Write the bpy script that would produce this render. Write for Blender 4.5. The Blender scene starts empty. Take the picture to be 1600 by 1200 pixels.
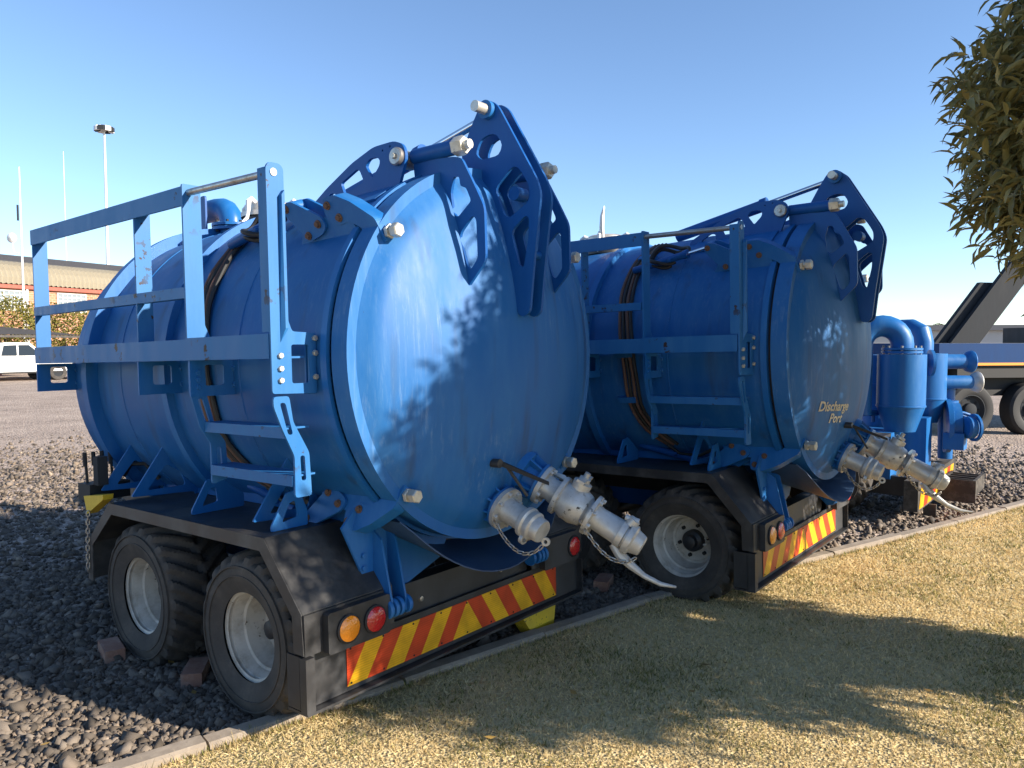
import bpy, math, random
import numpy as np
from mathutils import Vector, Matrix, noise
from mathutils.geometry import tessellate_polygon
random.seed(7); RNG = np.random.default_rng(7)
S = bpy.context.scene
COL = S.collection

# ------------------------------------------------------------------ camera
FPX = 1208.0                                   # focal length in pixels of the 1600 px wide photograph
AZ = math.radians(38.5); PITCH = math.atan(65 / 1208.0)
fh = Vector((math.cos(AZ), math.sin(AZ), 0)); rt = Vector((math.sin(AZ), -math.cos(AZ), 0))
fw = fh * math.cos(PITCH) - Vector((0, 0, 1)) * math.sin(PITCH)
up = fh * math.sin(PITCH) + Vector((0, 0, 1)) * math.cos(PITCH)
CAM = Vector((0, 0, 1.8))
cd = bpy.data.cameras.new('camera'); co = bpy.data.objects.new('camera', cd); COL.objects.link(co)
M = Matrix((rt, up, -fw)).transposed().to_4x4(); M.translation = CAM; co.matrix_world = M
cd.sensor_width = 36; cd.lens = FPX / 1600 * 36; cd.clip_end = 3000; cd.clip_start = .05
S.camera = co
S.render.resolution_x = 1024; S.render.resolution_y = 768

# ------------------------------------------------------------------ sky, sun, exposure
SUN_EL = math.radians(24.0)
SUN_H = Vector((.295, -.955, 0)).normalized()          # horizontal direction towards the sun
w = bpy.data.worlds.new('World'); S.world = w; w.use_nodes = True
nt = w.node_tree; bg = nt.nodes['Background']
sky = nt.nodes.new('ShaderNodeTexSky'); sky.sky_type = 'NISHITA'; sky.sun_disc = False
sky.sun_elevation = SUN_EL; sky.sun_rotation = math.atan2(SUN_H.x, SUN_H.y)
sky.altitude = 1500; sky.air_density = 1.0; sky.dust_density = .25; sky.ozone_density = 3.2
nt.links.new(sky.outputs[0], bg.inputs[0]); bg.inputs[1].default_value = .101
sd = bpy.data.lights.new('sun', 'SUN'); sd.energy = 4.8; sd.angle = math.radians(.53); sd.color = (1, .90, .76)
so = bpy.data.objects.new('sun', sd); COL.objects.link(so)
sdir = (SUN_H * math.cos(SUN_EL) + Vector((0, 0, math.sin(SUN_EL))))
so.rotation_euler = (-sdir).to_track_quat('-Z', 'Y').to_euler(); so.location = (0, 0, 30)
S.view_settings.view_transform = 'Standard'; S.view_settings.look = 'None'
S.view_settings.exposure = 1.3; S.view_settings.gamma = 1
S.render.engine = 'CYCLES'
S.cycles.max_bounces = 6

def at(u, v, depth):
    "a point of the place seen at photograph pixel (u, v), at that many metres along the view axis"
    return CAM + depth * (fw + rt * ((u - 800) / FPX) - up * ((v - 600) / FPX))
def on_ground(u, v, z=0.):
    d = fw + rt * ((u - 800) / FPX) - up * ((v - 600) / FPX)
    return CAM + d * ((z - CAM.z) / d.z)

# ------------------------------------------------------------------ materials
MATS = {}
def newmat(name):
    m = bpy.data.materials.new(name); m.use_nodes = True; MATS[name] = m
    return m, m.node_tree, m.node_tree.nodes['Principled BSDF']
def N(t, kind, **kw):
    n = t.nodes.new(kind)
    for k, v in kw.items():
        if k in n.inputs.keys(): n.inputs[k].default_value = v
        else: setattr(n, k, v)
    return n
def ramp(t, src, stops):
    r = t.nodes.new('ShaderNodeValToRGB'); e = r.color_ramp.elements
    while len(e) < len(stops): e.new(.5)
    for el_, (p, c) in zip(e, stops): el_.position = p; el_.color = (c if len(c) == 4 else (*c, 1))
    t.links.new(src, r.inputs[0]); return r
def painted(name, base, pale, rough=.4, scuff=0, chip=(.03, .028, .03), chip_amt=.66, streak=(3, 3, .6), pale_lo=.45, pale_hi=.75, metal=0, coat=.0, bump=.0, fine=38):
    "paint that has faded in streaks and is chipped here and there"
    m, t, b = newmat(name)
    tc = N(t, 'ShaderNodeTexCoord'); mp = N(t, 'ShaderNodeMapping'); mp.inputs['Scale'].default_value = streak
    t.links.new(tc.outputs['Object'], mp.inputs[0])
    n1 = N(t, 'ShaderNodeTexNoise', Scale=2.2, Detail=9, Roughness=.68); t.links.new(mp.outputs[0], n1.inputs[0])
    r1 = ramp(t, n1.outputs[0], [(pale_lo, (*base,)), (pale_hi, (*pale,))])
    n2 = N(t, 'ShaderNodeTexNoise', Scale=fine, Detail=5, Roughness=.6); t.links.new(tc.outputs['Object'], n2.inputs[0])
    r2 = ramp(t, n2.outputs[0], [(chip_amt, (0, 0, 0)), (chip_amt + .02, (1, 1, 1))])
    n3 = N(t, 'ShaderNodeTexNoise', Scale=3.1, Detail=2); t.links.new(tc.outputs['Object'], n3.inputs[0])
    r3 = ramp(t, n3.outputs[0], [(.52, (0, 0, 0)), (.62, (1, 1, 1))])
    if scuff:
        m2 = N(t, 'ShaderNodeMapping'); m2.inputs['Scale'].default_value = (26, 26, 1.6); t.links.new(tc.outputs['Object'], m2.inputs[0])
        n4 = N(t, 'ShaderNodeTexNoise', Scale=1.6, Detail=7, Roughness=.75); t.links.new(m2.outputs[0], n4.inputs[0])
        n5 = N(t, 'ShaderNodeTexNoise', Scale=1.9, Detail=4); t.links.new(tc.outputs['Object'], n5.inputs[0])
        r4 = ramp(t, n4.outputs[0], [(.52, (0, 0, 0)), (.72, (1, 1, 1))]); r5 = ramp(t, n5.outputs[0], [(.42, (0, 0, 0)), (.66, (scuff,) * 3)])
        m4 = N(t, 'ShaderNodeMath', operation='MULTIPLY'); t.links.new(r4.outputs[0], m4.inputs[0]); t.links.new(r5.outputs[0], m4.inputs[1])
        x4 = N(t, 'ShaderNodeMix', data_type='RGBA'); t.links.new(m4.outputs[0], x4.inputs[0]); t.links.new(r1.outputs[0], x4.inputs[6]); x4.inputs[7].default_value = (.20, .29, .40, 1)
        n6 = N(t, 'ShaderNodeTexNoise', Scale=1.1, Detail=6); m6 = N(t, 'ShaderNodeMapping'); m6.inputs['Scale'].default_value = (9, 9, .7); m6.inputs['Location'].default_value = (3, 1, 5)
        t.links.new(tc.outputs['Object'], m6.inputs[0]); t.links.new(m6.outputs[0], n6.inputs[0]); r6 = ramp(t, n6.outputs[0], [(.56, (0, 0, 0)), (.74, (.45, .45, .45))])
        x6 = N(t, 'ShaderNodeMix', data_type='RGBA'); t.links.new(r6.outputs[0], x6.inputs[0]); t.links.new(x4.outputs[2], x6.inputs[6]); x6.inputs[7].default_value = (.03, .04, .06, 1); r1 = x6
    mu = N(t, 'ShaderNodeMath', operation='MULTIPLY'); t.links.new(r2.outputs[0], mu.inputs[0]); t.links.new(r3.outputs[0], mu.inputs[1])
    mx = N(t, 'ShaderNodeMix', data_type='RGBA'); t.links.new(mu.outputs[0], mx.inputs[0])
    t.links.new(r1.outputs[2 if scuff else 0], mx.inputs[6]); mx.inputs[7].default_value = (*chip, 1)
    t.links.new(mx.outputs[2], b.inputs['Base Color'])
    rr = ramp(t, n1.outputs[0], [(.3, (rough - .1,) * 3), (.75, (min(1, rough + .2),) * 3)])
    t.links.new(rr.outputs[0], b.inputs['Roughness'])
    b.inputs['Specular IOR Level'].default_value = .28 if name.startswith('blue') else .12 if name in ('truck_blue', 'grey_steel', 'dark_sheet', 'dusty_black') else .5
    b.inputs['Metallic'].default_value = metal; b.inputs['Coat Weight'].default_value = coat; b.inputs['Coat Roughness'].default_value = .25
    if bump:
        bp = N(t, 'ShaderNodeBump', Strength=bump, Distance=.01); t.links.new(n1.outputs[0], bp.inputs['Height']); t.links.new(bp.outputs[0], b.inputs['Normal'])
    return m
BLUE = (.011, .107, .32); BLUEP = (.034, .152, .365)
painted('blue_paint', BLUE, BLUEP, .38, chip_amt=.70)
painted('blue_shell', (.010, .098, .295), (.032, .142, .34), .42, scuff=.35, streak=(2, 2, .5), chip_amt=.70, bump=.06)
painted('blue_door', (.012, .104, .305), (.042, .155, .345), .5, scuff=.6, streak=(3, 1, .8), pale_lo=.40, pale_hi=.9, chip_amt=.74, bump=.03)
painted('blue_rail', (.016, .115, .31), (.034, .15, .345), .45, chip_amt=.585, chip=(.035, .022, .018), fine=20)
painted('blue_arm', (.005, .068, .255), (.012, .092, .29), .40, chip_amt=.74)
painted('black_paint', (.020, .020, .022), (.05, .05, .052), .45, chip=(.12, .11, .10), chip_amt=.70, streak=(2, 2, 2))
painted('fender_black', (.028, .028, .029), (.095, .090, .084), .42, chip=(.13, .12, .11), chip_amt=.7, streak=(2, 2, 2), bump=.05)
painted('silver_paint', (.50, .49, .47), (.36, .33, .29), .38, chip=(.05, .045, .04), chip_amt=.60, streak=(6, 6, 6), metal=.35, fine=30)
painted('steel', (.42, .40, .37), (.25, .21, .17), .35, chip=(.16, .08, .04), chip_amt=.62, metal=.8, streak=(8, 8, 8))
painted('zinc_bolt', (.55, .53, .47), (.40, .36, .28), .42, metal=.6, chip_amt=.66, streak=(9, 9, 9))
painted('rusty_bolt', (.13, .07, .045), (.22, .12, .07), .7, metal=.3, chip_amt=.66, streak=(9, 9, 9))
painted('rim_paint', (.50, .46, .40), (.27, .23, .18), .5, chip=(.1, .08, .06), chip_amt=.64, streak=(5, 5, 5))
painted('yellow_paint', (.62, .42, .02), (.50, .33, .03), .5, chip=(.08, .06, .04), chip_amt=.63, streak=(4, 4, 4))
painted('dusty_black', (.05, .045, .04), (.16, .14, .12), .7, chip_amt=.75, streak=(3, 3, 3))
painted('tray_rubber', (.016, .045, .105), (.035, .07, .13), .5, chip_amt=.75)
painted('hose_black', (.012, .012, .012), (.03, .028, .026), .55, chip_amt=.8)
painted('hose_brown', (.10, .05, .035), (.16, .09, .06), .6, chip_amt=.8)
painted('brick_clay', (.22, .105, .07), (.33, .23, .18), .9, chip=(.4, .34, .29), chip_amt=.58, streak=(6, 6, 6), bump=.3)
painted('kerb_concrete', (.24, .195, .15), (.36, .30, .235), .92, chip=(.15, .13, .11), chip_amt=.6, streak=(5, 5, 5), bump=.25)
painted('white_paint', (.72, .72, .70), (.60, .60, .58), .35, chip_amt=.8)
painted('cream_sheet', (.30, .262, .19), (.25, .215, .155), .5, chip_amt=.8)
painted('grey_steel', (.030, .033, .038), (.045, .049, .054), .75, chip_amt=.75)
painted('dark_sheet', (.07, .065, .06), (.11, .10, .095), .6, chip_amt=.8)
painted('truck_blue', (.010, .040, .125), (.016, .052, .15), .6, chip_amt=.8)
painted('red_trim', (.30, .07, .045), (.36, .11, .07), .6, chip_amt=.8)
def plain(name, c, rough=.5, metal=0, trans=0, emit=0):
    m, t, b = newmat(name); b.inputs['Base Color'].default_value = (*c, 1); b.inputs['Roughness'].default_value = rough
    b.inputs['Metallic'].default_value = metal; b.inputs['Transmission Weight'].default_value = trans
    return m
def lens_mat(name, c):
    m, t, b = newmat(name); tc = N(t, 'ShaderNodeTexCoord')
    v = N(t, 'ShaderNodeTexVoronoi', Scale=95); t.links.new(tc.outputs['Object'], v.inputs[0])
    bp = N(t, 'ShaderNodeBump', Strength=.5, Distance=.004); t.links.new(v.outputs[0], bp.inputs['Height']); t.links.new(bp.outputs[0], b.inputs['Normal'])
    b.inputs['Base Color'].default_value = (*c, 1); b.inputs['Roughness'].default_value = .12; b.inputs['Coat Weight'].default_value = .6
lens_mat('amber_lens', (.80, .25, .012)); lens_mat('red_lens', (.42, .012, .014))
plain('dark_rubber', (.012, .012, .013), .7); plain('glass_dark', (.015, .018, .02), .06); plain('chrome', (.7, .7, .7), .15, 1)
plain('pin_steel', (.45, .42, .36), .3, .9); plain('letter_cream', (.56, .50, .37), .7); plain('orange_line', (.75, .27, .02), .5)
plain('window_glass', (.20, .23, .25), .08); plain('window_white', (.62, .60, .54), .6); plain('far_wall', (.45, .44, .42), .9); plain('far_tree', (.05, .06, .035), .9)
plain('interior_dark', (.01, .01, .011), .9)
def tape_mat(name, c):
    m, t, b = newmat(name); tc = N(t, 'ShaderNodeTexCoord'); wv = N(t, 'ShaderNodeTexWave', Scale=28, Distortion=.15); wv.bands_direction = 'Z'
    t.links.new(tc.outputs['Object'], wv.inputs[0])
    ns = N(t, 'ShaderNodeTexNoise', Scale=9, Detail=6); t.links.new(tc.outputs['Object'], ns.inputs[0])
    r = ramp(t, wv.outputs[0], [(0, [x * .80 for x in c]), (1, c)])
    r2 = ramp(t, ns.outputs[0], [(.35, (.72, .72, .72)), (.6, (1, 1, 1))])
    mx = N(t, 'ShaderNodeMix', data_type='RGBA', blend_type='MULTIPLY'); mx.inputs[0].default_value = 1
    t.links.new(r.outputs[0], mx.inputs[6]); t.links.new(r2.outputs[0], mx.inputs[7]); t.links.new(mx.outputs[2], b.inputs['Base Color'])
    b.inputs['Roughness'].default_value = .35
tape_mat('tape_yellow', (.85, .43, .012)); tape_mat('tape_red', (.60, .06, .015))
def tyre_mat():
    m, t, b = newmat('tyre_rubber'); tc = N(t, 'ShaderNodeTexCoord')
    n = N(t, 'ShaderNodeTexNoise', Scale=5, Detail=8, Roughness=.7); t.links.new(tc.outputs['Object'], n.inputs[0])
    r = ramp(t, n.outputs[0], [(.3, (.024, .021, .019)), (.55, (.052, .045, .039)), (.8, (.12, .098, .078))]); t.links.new(r.outputs[0], b.inputs['Base Color'])
    b.inputs['Roughness'].default_value = .78
    n2 = N(t, 'ShaderNodeTexNoise', Scale=60, Detail=4); t.links.new(tc.outputs['Object'], n2.inputs[0])
    bp = N(t, 'ShaderNodeBump', Strength=.25, Distance=.004); t.links.new(n2.outputs[0], bp.inputs['Height']); t.links.new(bp.outputs[0], b.inputs['Normal'])
tyre_mat()
def attr_mat(name, rough=.8, trans=0., spec=.5, bump=0, coat=0):
    "colour that each stone, blade or leaf carries itself"
    m, t, b = newmat(name); a = N(t, 'ShaderNodeAttribute'); a.attribute_name = 'col'
    t.links.new(a.outputs['Color'], b.inputs['Base Color']); b.inputs['Roughness'].default_value = rough; b.inputs['Specular IOR Level'].default_value = spec
    b.inputs['Coat Weight'].default_value = coat
    if bump:
        tc = N(t, 'ShaderNodeTexCoord'); n = N(t, 'ShaderNodeTexNoise', Scale=90, Detail=4); t.links.new(tc.outputs['Object'], n.inputs[0])
        bp = N(t, 'ShaderNodeBump', Strength=bump, Distance=.004); t.links.new(n.outputs[0], bp.inputs['Height']); t.links.new(bp.outputs[0], b.inputs['Normal'])
    if trans:
        out = t.nodes['Material Output']; tr = N(t, 'ShaderNodeBsdfTranslucent'); t.links.new(a.outputs['Color'], tr.inputs[0])
        ms = N(t, 'ShaderNodeMixShader'); ms.inputs[0].default_value = trans
        t.links.new(b.outputs[0], ms.inputs[1]); t.links.new(tr.outputs[0], ms.inputs[2]); t.links.new(ms.outputs[0], out.inputs[0])
attr_mat('stone', .9, bump=.4); attr_mat('grass_blade', .8, .4, .2); attr_mat('leaf', .42, .28, .5); attr_mat('far_leaf', .7, .2, .3)
def ground_mat(name, stops, scale, bump, vor, dist=.03):
    m, t, b = newmat(name); tc = N(t, 'ShaderNodeTexCoord')
    v = N(t, 'ShaderNodeTexVoronoi', Scale=vor); t.links.new(tc.outputs['Object'], v.inputs[0])
    n = N(t, 'ShaderNodeTexNoise', Scale=scale, Detail=10, Roughness=.7); t.links.new(tc.outputs['Object'], n.inputs[0])
    sep = N(t, 'ShaderNodeSeparateColor'); t.links.new(v.outputs['Color'], sep.inputs[0])
    ad = N(t, 'ShaderNodeMath', operation='MULTIPLY_ADD'); t.links.new(sep.outputs[0], ad.inputs[0]); ad.inputs[1].default_value = .45; t.links.new(n.outputs[0], ad.inputs[2])
    r = ramp(t, ad.outputs[0], stops); t.links.new(r.outputs[0], b.inputs['Base Color']); b.inputs['Roughness'].default_value = .95
    bp = N(t, 'ShaderNodeBump', Strength=bump, Distance=dist); t.links.new(v.outputs['Distance'], bp.inputs['Height']); t.links.new(bp.outputs[0], b.inputs['Normal'])
ground_mat('gravel_ground', [(.35, (.15, .112, .090)), (.65, (.30, .235, .19)), (1.0, (.46, .365, .295))], .7, .9, 30)
ground_mat('lawn_ground', [(.35, (.27, .215, .10)), (.65, (.50, .39, .20)), (1.0, (.62, .49, .26))], 1.2, .6, 60, .02)
def brickwall_mat():
    m, t, b = newmat('brick_wall'); tc = N(t, 'ShaderNodeTexCoord'); mp = N(t, 'ShaderNodeMapping')
    t.links.new(tc.outputs['Object'], mp.inputs[0]); mp.inputs['Rotation'].default_value = (math.radians(90), 0, 0)
    br = N(t, 'ShaderNodeTexBrick', Scale=1.6); br.inputs['Color1'].default_value = (.42, .19, .10, 1); br.inputs['Color2'].default_value = (.30, .13, .075, 1)
    br.inputs['Mortar'].default_value = (.42, .33, .25, 1); t.links.new(mp.outputs[0], br.inputs[0]); t.links.new(br.outputs[0], b.inputs['Base Color']); b.inputs['Roughness'].default_value = .9
brickwall_mat()

# ------------------------------------------------------------------ mesh helpers
class MB:
    def __init__(s): s.v = []; s.f = []; s.mi = []; s.sm = []
    def add(s, v, f, mi=0, smooth=False):
        o = len(s.v); s.v += [tuple(p) for p in v]
        for q in f: s.f.append(tuple(i + o for i in q)); s.mi.append(mi); s.sm.append(smooth)
        return s
    def box(s, x0, x1, y0, y1, z0, z1, mi=0):
        v = [(x, y, z) for x in (x0, x1) for y in (y0, y1) for z in (z0, z1)]
        return s.add(v, [(0, 1, 3, 2), (4, 6, 7, 5), (0, 4, 5, 1), (2, 3, 7, 6), (0, 2, 6, 4), (1, 5, 7, 3)], mi)
    def hull(s, A, B, mi=0):
        "a bar between two matching outlines"
        n = len(A); f = [tuple(range(n))[::-1], tuple(range(n, 2 * n))] + [(i, (i + 1) % n, n + (i + 1) % n, n + i) for i in range(n)]
        return s.add(list(A) + list(B), f, mi)
    def plate(s, loops, fr, th, mi=0):
        "a plate with holes: loops of 2-D points, fr(u, v, w) maps them to space, w runs over the thickness"
        flat = [p for l in loops for p in l]
        tris = tessellate_polygon([[Vector((p[0], p[1], 0)) for p in l] for l in loops]); n = len(flat)
        v = [fr(p[0], p[1], 0) for p in flat] + [fr(p[0], p[1], th) for p in flat]
        f = [t_ for t_ in tris] + [tuple(i + n for i in t_[::-1]) for t_ in tris]
        o = 0
        for l in loops:
            k = len(l); f += [(o + i, o + (i + 1) % k, n + o + (i + 1) % k, n + o + i) for i in range(k)]; o += k
        return s.add(v, f, mi)
    def tube(s, pts, r, seg=10, mi=0, caps=True):
        pts = [Vector(p) for p in pts]; n = len(pts); rr = r if isinstance(r, (list, tuple)) else [r] * n
        v = []; prev = None
        for i, p in enumerate(pts):
            d = (pts[min(i + 1, n - 1)] - pts[max(i - 1, 0)]).normalized()
            if prev is None: a = d.orthogonal().normalized()
            else: a = (prev - d * prev.dot(d)).normalized()
            prev = a; b = d.cross(a)
            v += [p + (a * math.cos(k * 2 * math.pi / seg) + b * math.sin(k * 2 * math.pi / seg)) * rr[i] for k in range(seg)]
        f = [(i * seg + k, i * seg + (k + 1) % seg, (i + 1) * seg + (k + 1) % seg, (i + 1) * seg + k) for i in range(n - 1) for k in range(seg)]
        s.add(v, f, mi, True)
        if caps: s.add(v[:seg], [tuple(range(seg))[::-1]], mi); s.add(v[-seg:], [tuple(range(seg))], mi)
        return s
    def lathe(s, prof, o, d, seg=32, mi=0, smooth=True):
        "prof: (radius, height along d from o)"
        o = Vector(o); d = Vector(d).normalized(); a = d.orthogonal().normalized(); b = d.cross(a); v = []
        for r, h in prof: v += [o + d * h + (a * math.cos(k * 2 * math.pi / seg) + b * math.sin(k * 2 * math.pi / seg)) * max(r, 1e-4) for k in range(seg)]
        f = [(i * seg + k, i * seg + (k + 1) % seg, (i + 1) * seg + (k + 1) % seg, (i + 1) * seg + k) for i in range(len(prof) - 1) for k in range(seg)]
        return s.add(v, f, mi, smooth)
    def hexnut(s, o, d, r, h, mi=0): return s.lathe([(0, 0), (r, 0), (r, h * .85), (r * .86, h), (0, h)], o, d, 6, mi, False)
    def obj(s, name, mats, parent=None, loc=None, sharp=35):
        me = bpy.data.meshes.new(name); me.from_pydata(s.v, [], s.f); 
        for m in ([mats] if isinstance(mats, str) else mats): me.materials.append(MATS[m])
        me.polygons.foreach_set('material_index', s.mi); me.polygons.foreach_set('use_smooth', s.sm); me.update()
        if any(s.sm): me.set_sharp_from_angle(angle=math.radians(sharp))
        import bmesh
        bm = bmesh.new(); bm.from_mesh(me); bmesh.ops.recalc_face_normals(bm, faces=bm.faces); bm.to_mesh(me); bm.free()
        o = bpy.data.objects.new(name, me); COL.objects.link(o)
        if parent: o.parent = parent
        if loc: o.location = loc
        return o
def rnd(loop, r, n=4):
    "round the corners of a 2-D outline"
    out = []; L = len(loop)
    for i in range(L):
        p = Vector(loop[i]); a = Vector(loop[i - 1]) - p; b = Vector(loop[(i + 1) % L]) - p
        k = min(r, a.length * .45, b.length * .45); A = p + a.normalized() * k; B = p + b.normalized() * k
        for j in range(n + 1):
            q = j / n; out.append(tuple(A * (1 - q) ** 2 + p * 2 * q * (1 - q) + B * q * q))
    return out
def circ(c, r, n=14): return [(c[0] + r * math.cos(i * 2 * math.pi / n), c[1] + r * math.sin(i * 2 * math.pi / n)) for i in range(n)]
def rect(a0, a1, b0, b1, r=.012): return rnd([(a0, b0), (a1, b0), (a1, b1), (a0, b1)], r)
def YZ(x): return lambda u, v, w_: (x + w_, u, v)
def XZ(y): return lambda u, v, w_: (u, y + w_, v)
def XY(z): return lambda u, v, w_: (u, v, z + w_)
def empty(name, loc=(0, 0, 0), rot=(0, 0, 0), parent=None, size=.3):
    o = bpy.data.objects.new(name, None); COL.objects.link(o); o.location = loc; o.rotation_euler = rot; o.empty_display_size = size
    if parent: o.parent = parent
    return o
def tag(o, label=None, cat=None, group=None, kind=None):
    for k, v in (('label', label), ('category', cat), ('group', group), ('kind', kind)):
        if v: o[k] = v
    return o
def copy_tree(o, parent=None):
    c = o.copy(); COL.objects.link(c); c.parent = parent
    for ch in list(o.children): copy_tree(ch, c)
    return c
def big_mesh(name, V, F, mat, cols=None, smooth=False):
    me = bpy.data.meshes.new(name); V = np.asarray(V, np.float32); F = np.asarray(F, np.int32); k = F.shape[1]
    me.vertices.add(len(V)); me.vertices.foreach_set('co', V.ravel())
    me.loops.add(F.size); me.loops.foreach_set('vertex_index', F.ravel())
    me.polygons.add(len(F)); me.polygons.foreach_set('loop_start', np.arange(0, F.size, k, dtype=np.int32))
    if smooth: me.polygons.foreach_set('use_smooth', np.ones(len(F), bool))
    me.update(calc_edges=True); me.validate()
    if cols is not None:
        a = me.attributes.new('col', 'FLOAT_COLOR', 'POINT'); a.data.foreach_set('color', np.c_[cols, np.ones(len(cols))].astype(np.float32).ravel())
    me.materials.append(MATS[mat]); return me

# ------------------------------------------------------------------ the setting: gravel, kerb, lawn
KERB = [(-14, 6.4), (-4, 4.42), (1.45, 3.19), (2.2, 3.02), (3.01, 2.86), (4.01, 2.67), (4.61, 2.55), (5.69, 2.21), (6.87, 1.80), (10.05, .83), (16, -.95), (30, -5.2)]
def kerb_y(x): return np.interp(x, [p[0] for p in KERB], [p[1] for p in KERB])
g = MB(); n = 48; L = 900
g.add([(-L, -L, 0), (L, -L, 0), (L, L, 0), (-L, L, 0)], [(0, 1, 2, 3)])
gravel = tag(g.obj('gravel_yard', 'gravel_ground'), kind='structure')
lawn_mb = MB(); V = []
for x in np.linspace(-14, 30, 90): V += [(x, kerb_y(x) - .07, .035), (x, kerb_y(x) - 26, .035)]
lawn_mb.add(V, [(2 * i, 2 * i + 1, 2 * i + 3, 2 * i + 2) for i in range(89)])
lawn = tag(lawn_mb.obj('lawn', 'lawn_ground'), kind='structure')
kb = empty('kerb', (0, 0, 0)); tag(kb, kind='structure')
pos = 0; x = -6.0
while x < 18:
    ln = 1.0; x1 = x + ln * .968
    a = Vector((x + .006, kerb_y(x + .006), 0)); b = Vector((x1 - .006, kerb_y(x1 - .006), 0)); d = (b - a).normalized(); nrm = Vector((-d.y, d.x, 0))
    dz = random.uniform(-.008, .008); m = MB()
    prof = [(-.075, -.1), (-.075, .064 + dz), (-.06, .074 + dz), (.015, .074 + dz), (.03, .060 + dz), (.03, -.1)]
    m.hull([a + nrm * p + Vector((0, 0, z)) for p, z in prof], [b + nrm * p + Vector((0, 0, z)) for p, z in prof])
    m.obj('kerb_stone', 'kerb_concrete', kb); x = x1

# stones of the gravel
def ico():
    p = (1 + 5 ** .5) / 2
    v = np.array([(-1, p, 0), (1, p, 0), (-1, -p, 0), (1, -p, 0), (0, -1, p), (0, 1, p), (0, -1, -p), (0, 1, -p), (p, 0, -1), (p, 0, 1), (-p, 0, -1), (-p, 0, 1)], float)
    f = np.array([(0, 11, 5), (0, 5, 1), (0, 1, 7), (0, 7, 10), (0, 10, 11), (1, 5, 9), (5, 11, 4), (11, 10, 2), (10, 7, 6), (7, 1, 8), (3, 9, 4), (3, 4, 2), (3, 2, 6), (3, 6, 8), (3, 8, 9), (4, 9, 5), (2, 4, 11), (6, 2, 10), (8, 6, 7), (9, 8, 1)])
    return v / np.linalg.norm(v[0]), f
IV = np.array([(x, y, z) for x in (-1, 1) for y in (-1, 1) for z in (-1, 1)], float) * .72
IF = np.array([(0, 1, 3), (0, 3, 2), (4, 6, 7), (4, 7, 5), (0, 4, 5), (0, 5, 1), (2, 3, 7), (2, 7, 6), (0, 2, 6), (0, 6, 4), (1, 5, 7), (1, 7, 3)])
NV = len(IV)
def view_uvz(P):
    q = P - np.array(CAM); z = q @ np.array(fw); return 800 + FPX * (q @ np.array(rt)) / z, 600 - FPX * (q @ np.array(up)) / z, z
STONE_SHAPES = [(IV + RNG.uniform(-.42, .42, (8, 3))) * np.array([1.25, .95, .72]) * RNG.uniform(.8, 1.15, (1, 3)) for _ in range(14)]
cand = np.r_[np.c_[RNG.uniform(.2, 16, 260000), RNG.uniform(.2, 17, 260000), np.zeros(260000)], np.c_[RNG.uniform(.5, 4.8, 70000), RNG.uniform(2.4, 6.6, 70000), np.zeros(70000)]]
u_, v_, z_ = view_uvz(cand)
keep = (z_ > 1) & (u_ > -260) & (u_ < 1860) & (v_ < 1420) & (cand[:, 1] > kerb_y(cand[:, 0]) + .03) & (RNG.random(330000) < np.clip(1.25 - z_ / 13, .12, 1) * np.clip((17 - cand[:, 1]) / 8, 0, 1) * np.clip((16 - cand[:, 0]) / 4, 0, 1))
cand = cand[keep]; z_ = z_[keep]; u_ = u_[keep]; v_ = v_[keep]
nst = len(cand); ssz = RNG.lognormal(math.log(.0118), .42, nst).clip(.006, .038) * (1 + np.clip(z_ - 5, 0, 8) * .03)
yaw = RNG.uniform(0, 6.28, nst); tl = RNG.uniform(-.9, .9, (nst, 2)); shp = RNG.integers(0, 14, nst)
warm = RNG.random(nst); val = RNG.uniform(.05, .17, nst) * np.where(RNG.random(nst) < .1, 1.5, 1)
scol = np.c_[val * (1.14 + .16 * warm), val * (.96 + .02 * warm), val * (.80 - .10 * warm)]
def rotm(yaw, a, b):
    c, s = np.cos(yaw), np.sin(yaw); ca, sa = np.cos(a), np.sin(a); cb, sb = np.cos(b), np.sin(b); o = np.ones_like(c); z = np.zeros_like(c)
    Rz = np.stack([np.stack([c, -s, z], -1), np.stack([s, c, z], -1), np.stack([z, z, o], -1)], -2)
    Rx = np.stack([np.stack([o, z, z], -1), np.stack([z, ca, -sa], -1), np.stack([z, sa, ca], -1)], -2)
    Ry = np.stack([np.stack([cb, z, sb], -1), np.stack([z, o, z], -1), np.stack([-sb, z, cb], -1)], -2)
    return Rz @ Rx @ Ry
SR = rotm(yaw, tl[:, 0], tl[:, 1]); zoff = ssz * RNG.uniform(.1, .6, nst)
inview = (u_ > 0) & (u_ < 1600) & (v_ < 1200) & (v_ > 0)
openv = (u_ < 330) | (v_ > 1150)                       # stones that nothing stands in front of
rank = np.argsort(-(ssz / z_) * (inview & openv)); chosen = rank[:300]; rest = np.setdiff1d(np.arange(nst), chosen)
SV = np.einsum('nij,nkj->nki', SR[rest], np.array(STONE_SHAPES)[shp[rest]]) * ssz[rest][:, None, None] + (cand[rest] + np.c_[np.zeros((len(rest), 2)), zoff[rest]])[:, None, :]
SF = IF[None] + (np.arange(len(rest)) * NV)[:, None, None]
me = big_mesh('gravel_stones', SV.reshape(-1, 3), SF.reshape(-1, 3), 'stone', np.repeat(scol[rest], NV, 0))
o = bpy.data.objects.new('gravel_stones', me); COL.objects.link(o); o.parent = gravel; tag(o, kind='stuff')
TINT = 5; stone_me = []
for k in range(14):
    row = []
    for c in range(TINT):
        vv = .055 + .026 * c; row.append(big_mesh('stone', STONE_SHAPES[k], IF, 'stone', np.tile([[vv * 1.18, vv * .96, vv * .76]], (NV, 1))))
    stone_me.append(row)
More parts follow.
